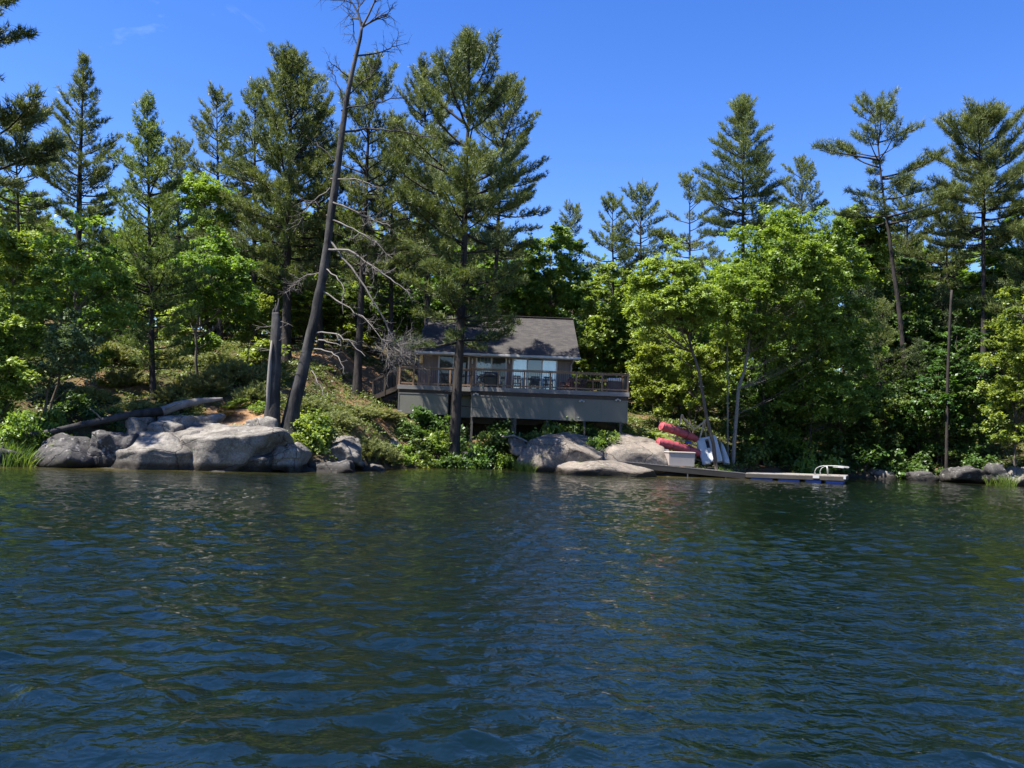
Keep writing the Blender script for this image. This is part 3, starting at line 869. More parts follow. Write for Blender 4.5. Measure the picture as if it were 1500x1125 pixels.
def tree_from(name, loc, data, bark_m, leaf_m, label, cat, group=None, rz=0.0, crown="crown"):
    (tv, tq), (lv, lf, lt) = data
    e = empty(name, loc, label, cat, group, rz)
    link("trunk", mesh_from("trunk", tv, [tq], M[bark_m]), e)
    link(crown, mesh_from(crown, lv, [lf], M[leaf_m], False, lt), e)
    return e

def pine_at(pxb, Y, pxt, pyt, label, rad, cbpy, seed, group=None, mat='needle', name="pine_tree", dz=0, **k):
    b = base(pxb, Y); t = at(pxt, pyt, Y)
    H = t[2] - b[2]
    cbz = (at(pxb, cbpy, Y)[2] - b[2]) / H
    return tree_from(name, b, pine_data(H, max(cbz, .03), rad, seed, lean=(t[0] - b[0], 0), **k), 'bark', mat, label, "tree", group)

GP = "tall white pines along the shore"
# the big pine in front of the cabin
pine_at(665, 48.6, 690, 66, "tallest full white pine standing directly in front of the cabin", 4.45, 495, 101, GP, spacing=.95, per=6, gap=.3, nn=11, nlen=.36, tufts=.17,
        prof=[(0, .72), (.08, .8), (.2, .8), (.35, 1.0), (.52, 1.0), (.68, .86), (.8, .72), (.9, .54), (1, .28)], lift_top=1.05, droop=-.2, tr=.34)
pine_at(-48, 36, -36, -150, "huge pine at the edge of the picture, only its long limbs reaching in", 4.1, 250, 102, GP, spacing=1.4, per=5, gap=.22, nn=10, nlen=.34, tufts=.12, twstep=.13, vert=(-.4, .6),
        prof=[(0, .9), (.3, 1), (.6, .8), (1, .1)], tr=.36, big=1.1)
pine_at(112, 56, 124, 88, "conical pine beyond the leafy birch, second from the edge of the picture", 2.9, 372, 103, GP, gap=.1,
        prof=[(0, .8), (.25, 1), (.5, .82), (.75, .5), (1, .08)], lift_top=1.0, tr=.28)
pine_at(224, 43, 212, 144, "slim young pine with soft foliage almost down to the ground", 2.45, 545, 104, GP, mat='needle_soft', spacing=.5, gap=.1, nlen=.28,
        prof=[(0, .55), (.12, .95), (.3, 1), (.55, .85), (.72, .6), (.85, .34), (1, .06)], lift_top=.9, tr=.15, stubs=False)
pine_at(28, 62, 22, 178, "pine with ragged crown behind the birch and beside the huge limbs", 3.1, 340, 105, GP)
pine_at(322, 62, 318, 138, "narrow topped pine between the young pine and the broad dense pine", 2.9, 360, 106, GP)
pine_at(372, 59, 374, 126, "pine half merged with the broad dense pine, showing its own top", 3.0, 380, 107, GP)
pine_at(418, 54, 424, 88, "broad dense dark pine with rounded top behind the broken trunk", 3.7, 420, 108, GP, spacing=.66, per=6, gap=.16,
        prof=[(0, .7), (.2, .95), (.45, 1), (.7, .88), (.88, .62), (1, .25)], lift_top=1.1, tr=.32)
pine_at(522, 52, 545, 92, "pine with bare lower trunk just behind the leaning dead tree", 3.0, 400, 109, GP, spacing=.7, gap=.2, tr=.26,
        prof=[(0, .8), (.2, .9), (.5, .95), (.8, .7), (1, .2)], lift_top=1.0)
pine_at(627, 65.5, 622, 98, "pine rising behind the shaded end of the roof, beside the tallest pine", 3.5, 400, 110, GP, spacing=.75, gap=.2,
        prof=[(0, .8), (.3, 1), (.6, .9), (.85, .6), (1, .2)], tr=.3)
pine_at(714, 65, 742, 120, "pine behind the cabin whose crown mixes into the tallest pine", 3.4, 380, 111, GP, spacing=.75, gap=.2, tr=.26,
        prof=[(0, .7), (.3, 1), (.6, .9), (.85, .6), (1, .2)])
pine_at(835, 80, 835, 302, "small pine tip poking above the leafy trees behind the roof", 2.2, 420, 112, GP)
pine_at(898, 75, 897, 292, "dark thin pine, first of the pair above the leafy trees", 2.5, 420, 113, GP)
pine_at(936, 74, 940, 272, "dark thin pine, taller of the pair above the leafy trees", 2.7, 420, 114, GP)
pine_at(1012, 78, 1013, 264, "sparse pine with see-through crown between the pair and the tall layered pine", 3.0, 400, 115, GP, gap=.3, spacing=.8)
pine_at(1087, 72, 1088, 150, "tall layered pine with one long limb, rising behind the big maple", 3.6, 345, 116, GP, gap=.14, spacing=.62, big=1.3, per=6, tufts=.17, nlen=.4,
        prof=[(0, .8), (.15, 1), (.35, .95), (.6, .7), (.85, .42), (1, .1)], nn=9, tr=.28)
pine_at(1172, 80, 1175, 238, "small pine top between the layered pine and the leaning pine", 3.1, 400, 117, GP, gap=.2)
pine_at(1342, 64, 1280, 150, "leaning pine with flat sparse top and long level limbs", 3.9, 330, 118, GP, gap=.26, spacing=.8, big=1.4, nn=9, tufts=.16, nlen=.42,
        prof=[(0, 1), (.2, .8), (.4, .95), (.6, .8), (.8, .62), (1, .3)], lift_top=.7, tr=.26, bare=.08)
pine_at(1440, 62, 1440, 170, "flat topped pine with heavy clumped crown and straight bare trunk", 4.0, 370, 119, GP, gap=.16, spacing=.66, nn=9, per=6, tufts=.16, nlen=.42,
        prof=[(0, .6), (.2, .95), (.45, .85), (.7, 1), (.88, .8), (1, .35)], lift_top=.85, tr=.28)
pine_at(1392, 72, 1385, 276, "shorter pine between the leaning pine and the flat topped pine", 3.2, 420, 120, GP)
pine_at(1332, 75, 1328, 262, "thin pine directly behind the leaning pine", 2.6, 430, 121, GP, gap=.2)
pine_at(1520, 60, 1512, 300, "pine cut off by the picture edge beyond the flat topped pine", 3.4, 480, 122, GP)
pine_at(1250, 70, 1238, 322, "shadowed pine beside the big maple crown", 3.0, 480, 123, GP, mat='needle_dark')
pine_at(470, 58, 466, 150, "pine hidden mostly behind the leaning dead trunk", 2.8, 400, 124, GP)
pine_at(268, 66, 262, 205, "distant pine showing between the young pine and the narrow topped pine", 2.9, 400, 125, GP)
pine_at(570, 56.8, 576, 178, "pine filling the gap between the bare trunked pine and the roof end", 3.3, 440, 126, GP)

# ---------------------------------------------------------------- leafy trees
def leafy(pxb, Y, crown_px, label, seed, n, mat='leaf', bark_m='bark_brown', depth=None, tr=.13, via=(), name="maple_tree", group=None, leaf=.138, lo=-.75, hollow=.35, **k):
    """crown_px = (x0, x1, y0, y1) of the crown in the photograph; via = trunk pixels above the base"""
    b = base(pxb, Y)
    x0, x1, y0, y1 = crown_px
    a = at(x0, (y0 + y1) / 2, Y); c2 = at(x1, (y0 + y1) / 2, Y); zt = at((x0 + x1) / 2, y0, Y)[2]; zb = at((x0 + x1) / 2, y1, Y)[2]
    C = np.array([(a[0] + c2[0]) / 2, Y, (zt + zb) / 2]); R = np.array([(c2[0] - a[0]) / 2, depth or (c2[0] - a[0]) / 2 * .85, (zt - zb) / 2])
    cen = crown_centers(n, C - b, R * .86, seed, lo, hollow)
    tp = [np.array([0, 0, -.4]), np.zeros(3)] + [at(px, py, Y) - b for px, py in via]
    top = C - b + np.array([0, 0, R[2] * .55])
    tp.append(top if top[2] > tp[-1][2] + .5 else tp[-1] + np.array([.1, 0, .8]))
    tp = np.array(tp)
    u = np.linspace(0, len(tp) - 1, 16)
    tk = np.stack([np.interp(u, np.arange(len(tp)), tp[:, i]) for i in range(3)], -1)
    tk[1:-1] += np.random.default_rng(seed).normal(size=(14, 3)) * np.array([.05, .05, 0])
    return tree_from(name, b, broadleaf_data(0, cen, seed, leaf=leaf, trunk=tk, tr=tr, **k), bark_m, mat, label, "tree", group)

GM = "leafy trees along the shore"
leafy(66, 38, (40, 215, 318, 520), "young birch like tree with yellow green sprays leaning over the slope", 201, 60, 'leaf_yellow', via=[(95, 520), (110, 430)], tr=.10, rc=(.4, .85), per=20, leaf=.15, group=GM, hollow=.1, name="birch_tree")
leafy(58, 36.5, (50, 150, 440, 590), "small grey green leaved tree with slanting stem above the reeds", 202, 34, 'leaf_grey', via=[(70, 560), (85, 500)], tr=.09, rc=(.4, .7), per=22, leaf=.13, group=GM, name="willow_tree")
leafy(-2, 35.5, (-80, 52, 405, 650), "bright leafy tree crowding the edge of the picture by the reeds", 203, 60, 'leaf_yellow', tr=.10, rc=(.45, .8), leaf=.14, group=GM, lo=-.95, name="birch_tree")
leafy(20, 40, (-40, 75, 318, 470), "thin stemmed leafy tree behind the birch by the edge", 204, 26, 'leaf', tr=.07, rc=(.4, .8), leaf=.15, group=GM, hollow=.1)
leafy(288, 47, (242, 392, 326, 505), "light green maple on the slope between the young pine and the broken trunk", 205, 62, 'leaf', via=[(288, 480)], tr=.13, rc=(.55, 1.0), group=GM)
leafy(292, 56, (255, 345, 250, 350), "yellow green tree top lit between two pines", 206, 30, 'leaf_yellow', tr=.12, rc=(.6, 1.0), group=GM)
leafy(360, 50, (345, 395, 420, 520), "low leafy sapling behind the broken trunk", 207, 16, 'leaf', tr=.05, rc=(.4, .7), group=GM)
leafy(808, 70, (735, 872, 322, 500), "leafy tree rising behind the lit end of the cabin roof", 208, 80, 'leaf', tr=.15, rc=(.7, 1.2), leaf=.19, group=GM)
leafy(884, 66, (842, 940, 375, 585), "leafy tree behind the deck beyond the cabin wall", 209, 70, 'leaf', tr=.13, rc=(.7, 1.1), leaf=.18, group=GM, lo=-.95)
leafy(1050, 50.1, (905, 1062, 358, 520), "yellow green maple on a slanting brown trunk above the maroon boats", 210, 95, 'leaf_yellow', via=[(1030, 570), (1008, 490), (985, 440)], tr=.15, rc=(.55, 1.0), group=GM, depth=3.0)
leafy(1073, 51.5, (1030, 1285, 288, 560), "biggest maple with wide domed crown and pale leaning trunk", 211, 270, 'leaf', 'bark_pale', via=[(1082, 570), (1100, 490), (1116, 420)], tr=.16, rc=(.6, 1.15), group=GM, depth=4.6, lo=-.9, thick=.2)
leafy(1180, 54, (1095, 1300, 440, 640), "lower shaded maple beneath the biggest maple crown", 212, 120, 'leaf', 'bark', tr=.10, thick=.5, rc=(.6, 1.1), group=GM, depth=2.6, lo=-.95)
leafy(965, 58, (915, 1010, 470, 625), "leafy tree low between the deck and the slanting maple", 213, 55, 'leaf', tr=.10, rc=(.55, 1.0), group=GM, lo=-.95)
leafy(1012, 55, (985, 1075, 470, 610), "small tree with layered leaves behind the slanting trunk", 214, 40, 'leaf', tr=.07, rc=(.5, .9), group=GM, lo=-.95)
leafy(1486, 54, (1425, 1570, 405, 680), "sunlit maple overhanging the boulder at the end of the far bank", 215, 110, 'leaf', via=[(1492, 560)], tr=.13, rc=(.5, 1.0), group=GM, lo=-.95)
leafy(1262, 68, (1205, 1310, 280, 450), "leafy crown lit between the leaning pine and the biggest maple", 216, 70, 'leaf', tr=.14, rc=(.7, 1.2), leaf=.19, group=GM)
leafy(1472, 66, (1420, 1530, 320, 460), "light green tree behind the flat topped pine trunk", 217, 60, 'leaf', tr=.14, rc=(.7, 1.2), leaf=.19, group=GM)
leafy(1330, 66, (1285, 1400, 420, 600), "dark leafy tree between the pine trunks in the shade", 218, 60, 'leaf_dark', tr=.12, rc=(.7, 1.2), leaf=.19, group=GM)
leafy(770, 68, (725, 800, 380, 480), "darker tree crown just behind the roof ridge", 219, 40, 'leaf', tr=.12, rc=(.6, 1.1), leaf=.18, group=GM)

# slim bare trunks on the bank
def bare_trunk(pts, Y, r_, label, mat='bark_pale', seed=1, twigs=0, name="bare_tree"):
    b = base(pts[0][0], Y)
    P = [np.array([0, 0, -.4]), np.zeros(3)] + [at(px, py, Y) - b for px, py in pts[1:]]
    P = np.array(P)
    e = empty(name, b, label, "tree", None)
    mb = MB(); mb.tube(P, np.linspace(r_, r_ * .55, len(P)), 8)
    rr = np.random.default_rng(seed)
    o = mb.build("trunk", M[mat], e, smooth=True)
    if twigs:
        m2 = MB()
        for i in range(twigs):
            u = rr.uniform(1.5, len(P) - 1.05); k = int(u); p = P[k] * (1 - u + k) + P[k + 1] * (u - k)
            az = rr.uniform(0, 6.28)
            m2 = MB(); m2.tube(curve_pts(p, (cos(az), sin(az), rr.uniform(.1, .9)), rr.uniform(.5, 1.6), 5, .2, rr, .15), np.linspace(.018, .005, 5), 4)
            m2.build("dead_twig", M['twig'], e)
    return e
bare_trunk([(1066, 660), (1066, 560), (1065, 470), (1068, 415)], 52.2, .07, "thin pale dead stem between the slanting brown trunk and the pale trunk", twigs=10, seed=5)
bare_trunk([(1386, 640), (1388, 560), (1391, 480), (1393, 440), (1394, 425)], 57.5, .125, "grey branchless trunk standing in front of the dark woods", 'bark', seed=6)
bare_trunk([(1118, 668), (1119, 560), (1122, 470)], 55, .12, "dark straight trunk in the shade behind the dock", 'bark', seed=7)

# ---------------------------------------------------------------- the two dead trees
def rough_tube(P, R, seed, rings=60, k=18, amp=.14):
    """weathered trunk: furrowed, knotty, never quite round"""
    P = np.asarray(P, float); R = np.asarray(R, float)
    s = np.concatenate([[0], np.cumsum(np.linalg.norm(np.diff(P, axis=0), axis=1))]); u = np.linspace(0, s[-1], rings)
    Q = np.stack([np.interp(u, s, P[:, i]) for i in range(3)], -1); q = np.interp(u, s, R)
    V, F = tube_arrays(Q, q, k)
    c = np.repeat(Q, k, 0); rad = np.repeat(q, k)
    off = Vector((seed * 5.1, seed, 2))
    d = V - c
    n = np.array([mnoise.fractal(Vector((a[0] * 3 / max(b, .05) * .3, a[1] * 3 / max(b, .05) * .3, z * .8)) + off, 1.0, 2.0, 4) for a, b, z in zip(d, rad, V[:, 2])])
    V = c + d * (1 + amp * n)[:, None]
    T = [[rings * k, (rings - 1) * k + i, (rings - 1) * k + (i + 1) % k] for i in range(k)]
    return MB().add(np.vstack([V, [Q[-1]]]), F, T)
def px_path(pts, Y, dy=None):
    return np.array([at(p[0], p[1], Y + (dy[i] if dy else 0)) for i, p in enumerate(pts)])
def twigs(paths, p, d, L, R, lev, r, spread=.65, n=(2, 4)):
    pts = curve_pts(p, d, L, 5, .05, r, .16)
    paths.append((pts, np.linspace(R, R * .45, 5), 4 if lev > 0 else 3))
    if lev > 0:
        for i in range(r.integers(n[0], n[1] + 1)):
            u = r.uniform(.25, 1); k = min(int(u * 4), 3); q = pts[k] * (1 - (u * 4 - k)) + pts[k + 1] * (u * 4 - k)
            dd = nrm(pts[k + 1] - pts[k])
            twigs(paths, q, nrm(dd + r.normal(size=3) * spread), L * r.uniform(.4, .7), R * .5, lev - 1, r, spread, n)
DY = 39.2
db = base(424, DY)
dead = empty("dead_tree", db, "tall leaning dead pine without needles, bare grey limbs over the point", "tree")
tp = px_path([(424, 625), (428, 600), (443, 545), (462, 460), (477, 380), (487, 300), (498, 220), (507, 150), (517, 100), (528, 55), (530, 40)], DY) - db
tw_ = np.array([.46, .35, .265, .225, .2, .178, .155, .13, .105, .08, .06])
rough_tube(np.vstack([tp[0] - [0, 0, .5], tp]), np.concatenate([[.56], tw_]), 4, 90).build("trunk", M['bark_dead'], dead, smooth=True)
rd = np.random.default_rng(77)
top = []
for d, L in (((-.45, .1, .9), 2.6), ((.38, -.1, .9), 2.8), ((.02, .3, 1), 2.4), ((.7, .1, .6), 1.7)):
    twigs(top, tp[-1], np.array(d), L, .06, 3, rd, .5, (4, 5))
def limb(pts, dys, r0_, lev, cnt, Lt, seed, mat='twig', name="dead_limb", spread=.7):
    r = np.random.default_rng(seed)
    P = px_path(pts, DY, dys) - db
    u = np.linspace(0, len(P) - 1, len(P) * 3)
    Q = np.stack([np.interp(u, np.arange(len(P)), P[:, i]) for i in range(3)], -1)
    Q[1:-1] += r.normal(size=(len(Q) - 2, 3)) * .035
    ps = [(Q, np.linspace(r0_, r0_ * .35, len(Q)), 5)]
    for i in range(int(cnt * 1.7)):
        k = r.integers(len(Q) // 3, len(Q) - 1)
        d = nrm(nrm(Q[k + 1] - Q[k]) * .8 + r.normal(size=3) * spread)
        twigs(ps, Q[k], d, Lt * r.uniform(.5, 1.1), max(r0_ * .3, .008), lev, r, .7)
    V, F = join_tubes(ps)
    link(name, mesh_from(name, V, [F], M[mat]), dead)
V, F = join_tubes(top); link("bare_top", mesh_from("bare_top", V, [F], M['bark_dead']), dead)
limb([(518, 82), (545, 80), (570, 72), (585, 66)], [0, .2, .4, .5], .05, 2, 9, .7, 1, 'bark_dead')
limb([(510, 112), (494, 98), (480, 90)], [0, -.2, -.4], .04, 2, 6, .6, 2, 'bark_dead')
limb([(504, 150), (490, 112), (482, 98)], [0, .2, .3], .04, 1, 5, .6, 21, 'bark_dead')
limb([(512, 138), (540, 112), (548, 92)], [0, .5, .7], .04, 2, 5, .6, 3, 'bark_dead')
limb([(500, 162), (548, 150), (592, 142)], [0, -.4, -.8], .05, 2, 7, .7, 4, 'bark_dead')
limb([(496, 195), (545, 188), (590, 192), (640, 203)], [0, .2, .4, .6], .06, 1, 8, .7, 5, 'bark_dead')
limb([(490, 235), (470, 215), (455, 205)], [0, .3, .6], .035, 1, 5, .6, 6, 'bark_dead')
limb([(484, 262), (520, 262), (560, 275)], [0, -.3, -.5], .045, 1, 6, .7, 7)
limb([(482, 292), (520, 310), (552, 325), (572, 332)], [0, -.5, -.8, -1], .05, 2, 8, .8, 8)
limb([(478, 315), (515, 335), (545, 352), (575, 378)], [0, -.4, -.8, -1], .05, 2, 8, .8, 9)
limb([(476, 365), (515, 367), (545, 388), (575, 412), (600, 430)], [0, -.6, -1, -1.4, -1.5], .06, 2, 12, .8, 10)
limb([(474, 392), (496, 408), (505, 425), (503, 460)], [0, -.8, -1.2, -1.3], .035, 1, 4, .4, 11)
limb([(470, 425), (510, 450), (540, 472), (568, 505)], [0, -.5, -1, -1.4], .045, 2, 8, .7, 12)
limb([(462, 488), (492, 488), (510, 500), (535, 522)], [0, -.7, -1.2, -1.5], .045, 1, 6, .5, 13)
limb([(460, 499), (480, 500), (500, 507)], [0, -.7, -1.1], .05, 0, 2, .4, 14)
limb([(458, 511), (482, 514), (500, 530), (505, 548)], [0, -.7, -1.2, -1.3], .04, 1, 3, .4, 15)
limb([(455, 540), (466, 560), (478, 582)], [0, -.6, -1.0], .035, 1, 5, .4, 16)
limb([(484, 275), (455, 300), (430, 340)], [0, .4, .8], .04, 2, 7, .7, 17)
limb([(474, 400), (445, 405), (420, 425)], [0, .6, 1.0], .04, 2, 9, .7, 18)
# a fallen bushy tip caught at the end of the longest limb
limb([(478, 345), (520, 400), (555, 455), (580, 500), (590, 515)], [0, -.5, -.8, -.6, -.4], .055, 1, 10, .6, 19)
r_ = np.random.default_rng(5); ps = []
for i in range(105):
    q = at(582 + r_.normal() * 9, 513 + r_.normal() * 7, DY - .4 + r_.normal() * .2) - db
    twigs(ps, q, nrm(np.array([.55, 0, -.35]) + r_.normal(size=3) * .75), r_.uniform(.55, 1.25), .014, 2, r_, .8, (2, 3))
V, F = join_tubes(ps); link("twig_cluster", mesh_from("twig_cluster", V, [F], M['twig']), dead)
# the snapped trunk beside it
sb = base(402, 38.9)
snag = empty("broken_tree", sb, "short broken off dead trunk with jagged top and stripped bark", "tree")
sp = px_path([(398, 622), (400, 595), (402, 550), (404, 505), (405, 470), (404, 458)], 38.9) - sb
mb = rough_tube(np.vstack([sp[0] - [0, 0, .5], sp]), [.5, .40, .32, .28, .25, .22, .17], 8)
for k, (dx, hh) in enumerate(((-.10, .35), (.10, .85), (.02, .5), (-.04, .62))):
    p = sp[-1] + [dx, .03 * k - .05, -.15]; mb.tube(np.array([p, p + [0, 0, hh * .6], p + [.01, 0, hh]]), [.09, .06, .01], 6)
mb.build("trunk", M['bark_dead'], snag, smooth=True)
st = px_path([(396, 615), (396, 575), (399, 530), (401, 500)], 38.9) - sb + np.array([-.02, -.29, 0])
MB().tube(st, [.05, .10, .085, .03], 8).build("bare_wood", M['drift'], snag, smooth=True)
ps = []; r_ = np.random.default_rng(15)
for py, s in ((480, 1), (478, -1), (492, -1), (470, 1), (500, 1), (515, -1)):
    ps = []
    twigs(ps, at(404, py, 38.9) - sb, nrm(np.array([s, -.4, .15])), r_.uniform(.5, 1.0), .02, 1, r_, .5, (1, 3))
    V, F = join_tubes(ps); link("dead_twig", mesh_from("dead_twig", V, [F], M['twig']), snag)


# fallen log lying across the rocks
lp = [at(-10, 641, 33.8), at(60, 635, 34.6), at(130, 620, 35.6), at(200, 606, 36.8), at(240, 602, 37.4)]
l2 = [at(236, 603, 37.3), at(262, 594, 37.9), at(290, 588, 38.4), at(326, 584, 39.0)]
log = rough_tube(np.array(lp), [.08, .11, .14, .17, .20], 12, 50)
lo_ = log.build("fallen_log", M['bark_dead'], smooth=True)
tag(lo_, "long fallen grey tree trunk lying across the rocks of the point", "log")
rough_tube(np.array(l2), [.21, .205, .17, .06], 13, 30).build("bare_wood", M['drift'], lo_, smooth=True)
ps = [(curve_pts(at(240, 600, 37.3), (1, -.3, .3), 1.2, 5, .1, np.random.default_rng(3), .1), np.linspace(.05, .02, 5), 5),
      (curve_pts(at(150, 615, 35.8), (-.4, -.5, .5), .8, 5, .1, np.random.default_rng(4), .1), np.linspace(.04, .015, 5), 5)]
for q in ps:
    V, F = join_tubes([q]); link("branch_stub", mesh_from("branch_stub", V, [F], M['drift']), lo_)
dw = MB(); dw.tube(np.array([at(735, 640, 49), at(752, 638, 49.1), at(768, 645, 49), at(778, 650, 48.8)]), [.05, .07, .06, .03], 7)
tag(dw.build("driftwood", M['drift'], smooth=True), "bent piece of driftwood above the huge tan boulder", "driftwood")

# ---------------------------------------------------------------- shrubs, junipers, ferns, grass
def juniper_mesh(seed, n=150):
    r = np.random.default_rng(seed)
    P, D, T = [], [], []; ps = []
    for i in range(n):
        az = r.uniform(0, 6.28); q = math.sqrt(r.random())
        tip = np.array([cos(az) * q * 1.0, sin(az) * q * 1.0, (1 - q ** 2) * .62 + r.uniform(-.08, .2)])
        d = nrm(np.array([cos(az) * q, sin(az) * q, .55]) + r.normal(size=3) * .2)
        L = r.uniform(.25, .55)
        m = 6; u = np.linspace(-.9, .3, m)[:, None]
        P.append(tip + d * L * u); D.append(np.tile(d, (m, 1))); T.append(np.full(m, r.uniform(.2, .8)) + np.linspace(-.15, .15, m))
    for i in range(14):
        az = r.uniform(0, 6.28); ps.append((curve_pts((0, 0, 0), (cos(az), sin(az), .5), r.uniform(.6, 1.0), 5, .1, r), np.linspace(.025, .008, 5), 4))
    return join_tubes(ps), needles(np.vstack(P), np.vstack(D), np.concatenate(T), 9, .15, .038, r, .8)
JUN = []
for sd in (1, 2, 3):
    (bv, bq), (fv, ff, ft) = juniper_mesh(sd)
    JUN.append((mesh_from("stem", bv, [bq], M['bark']), mesh_from("foliage", fv, [ff], M['juniper'], False, ft)))
def bush(protos, loc, sc, rz, label, cat, name, group):
    e = empty(name, loc, label, cat, group, rz)
    e.scale = sc
    a, b = protos
    link("stem", a, e); link("foliage", b, e)
    return e
GJ = "juniper bushes on the slope"
r_ = np.random.default_rng(9)
junis = [(185, 45, 1.7, .9, "wide juniper below the tan ledge beside the young pine"), (165, 49, 2.0, 1.1, "juniper at the top of the slope behind the birch"), (262, 44, 1.5, .9, "juniper right at the young pine trunk, on the log side"),
         (300, 45, 1.9, 1.1, "big grey green juniper above the bare end of the log"), (345, 46.5, 1.9, 1.1, "juniper in front of the light green maple"), (378, 44, 1.3, .9, "juniper just behind the broken trunk"),
         (250, 50, 2.0, 1.0, "juniper uphill between the young pine and the light green maple"), (320, 51, 2.1, 1.0, "juniper uphill behind the light green maple trunk"), (445, 44.5, 1.4, .8, "juniper under the dead limbs beside the path"),
         (130, 42, 1.4, .8, "shaded juniper below the birch"), (520, 46.5, 1.6, .55, "low spreading juniper in shade below the pine needle path"), (540, 42.6, 1.3, .9, "sunny juniper hanging over the end of the point"),
         (495, 42.6, 1.2, .7, "sunny juniper behind the cracked slab"), (565, 44.5, 1.0, .8, "small juniper at the cove edge of the point"), (205, 41, 1.3, .75, "shaded juniper directly above the log"),
         (100, 46, 1.6, 1.0, "juniper behind the slanting willow stem"), (560, 49, 1.5, .5, "dark flat juniper at the foot of the stairs"), (395, 48, 1.6, 1.0, "juniper between the broken trunk and the dense pine"), (275, 42.3, 1.0, .6, "small juniper touching the bare end of the log")]
for i, (px, Y, s, h, lb) in enumerate(junis):
    bush(JUN[i % 3], base(px, Y, -.05), (s, s * .85, h * 1.15), r_.uniform(0, 6.28), lb, "bush", "juniper_bush", GJ)

def shrub_mesh(seed, nclump=16, h=1.0, w=.7, leaf=.12, per=14, ntw=7):
    r = np.random.default_rng(seed)
    cen = []
    for i in range(nclump):
        az = r.uniform(0, 6.28); q = math.sqrt(r.random()) * w
        cen.append([cos(az) * q, sin(az) * q, h * r.uniform(.25, 1) * (1 - .45 * (q / w) ** 2)])
    ps = []
    for c in cen:
        c = np.array(c); u = np.linspace(0, 1, 4)[:, None]
        ps.append((np.array([c[0] * .15, c[1] * .15, -.1]) * (1 - u) + c * u + np.array([0, 0, .1]) * np.sin(u * 3.14), np.linspace(.014, .006, 4), 4))
    _, L = broadleaf_data(0, cen, seed, leaf=leaf, ntw=ntw, per=per, trunk=[[0, 0, 0], [0, 0, .2], [0, 0, .4], [0, 0, .6]], rc=(.22, .4))
    return join_tubes(ps), L
def protos(fn, leaf_m, seeds, **k):
    out = []
    for sd in seeds:
        (bv, bq), (fv, ff, ft) = fn(sd, **k)
        out.append((mesh_from("stem", bv, [bq], M['bark_brown']), mesh_from("foliage", fv, [ff], M[leaf_m], False, ft)))
    return out
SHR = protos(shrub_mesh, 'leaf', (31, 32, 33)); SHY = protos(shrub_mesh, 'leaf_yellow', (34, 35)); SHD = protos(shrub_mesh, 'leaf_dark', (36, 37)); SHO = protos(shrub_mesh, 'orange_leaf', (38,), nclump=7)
GS = "leafy shrubs along the bank"
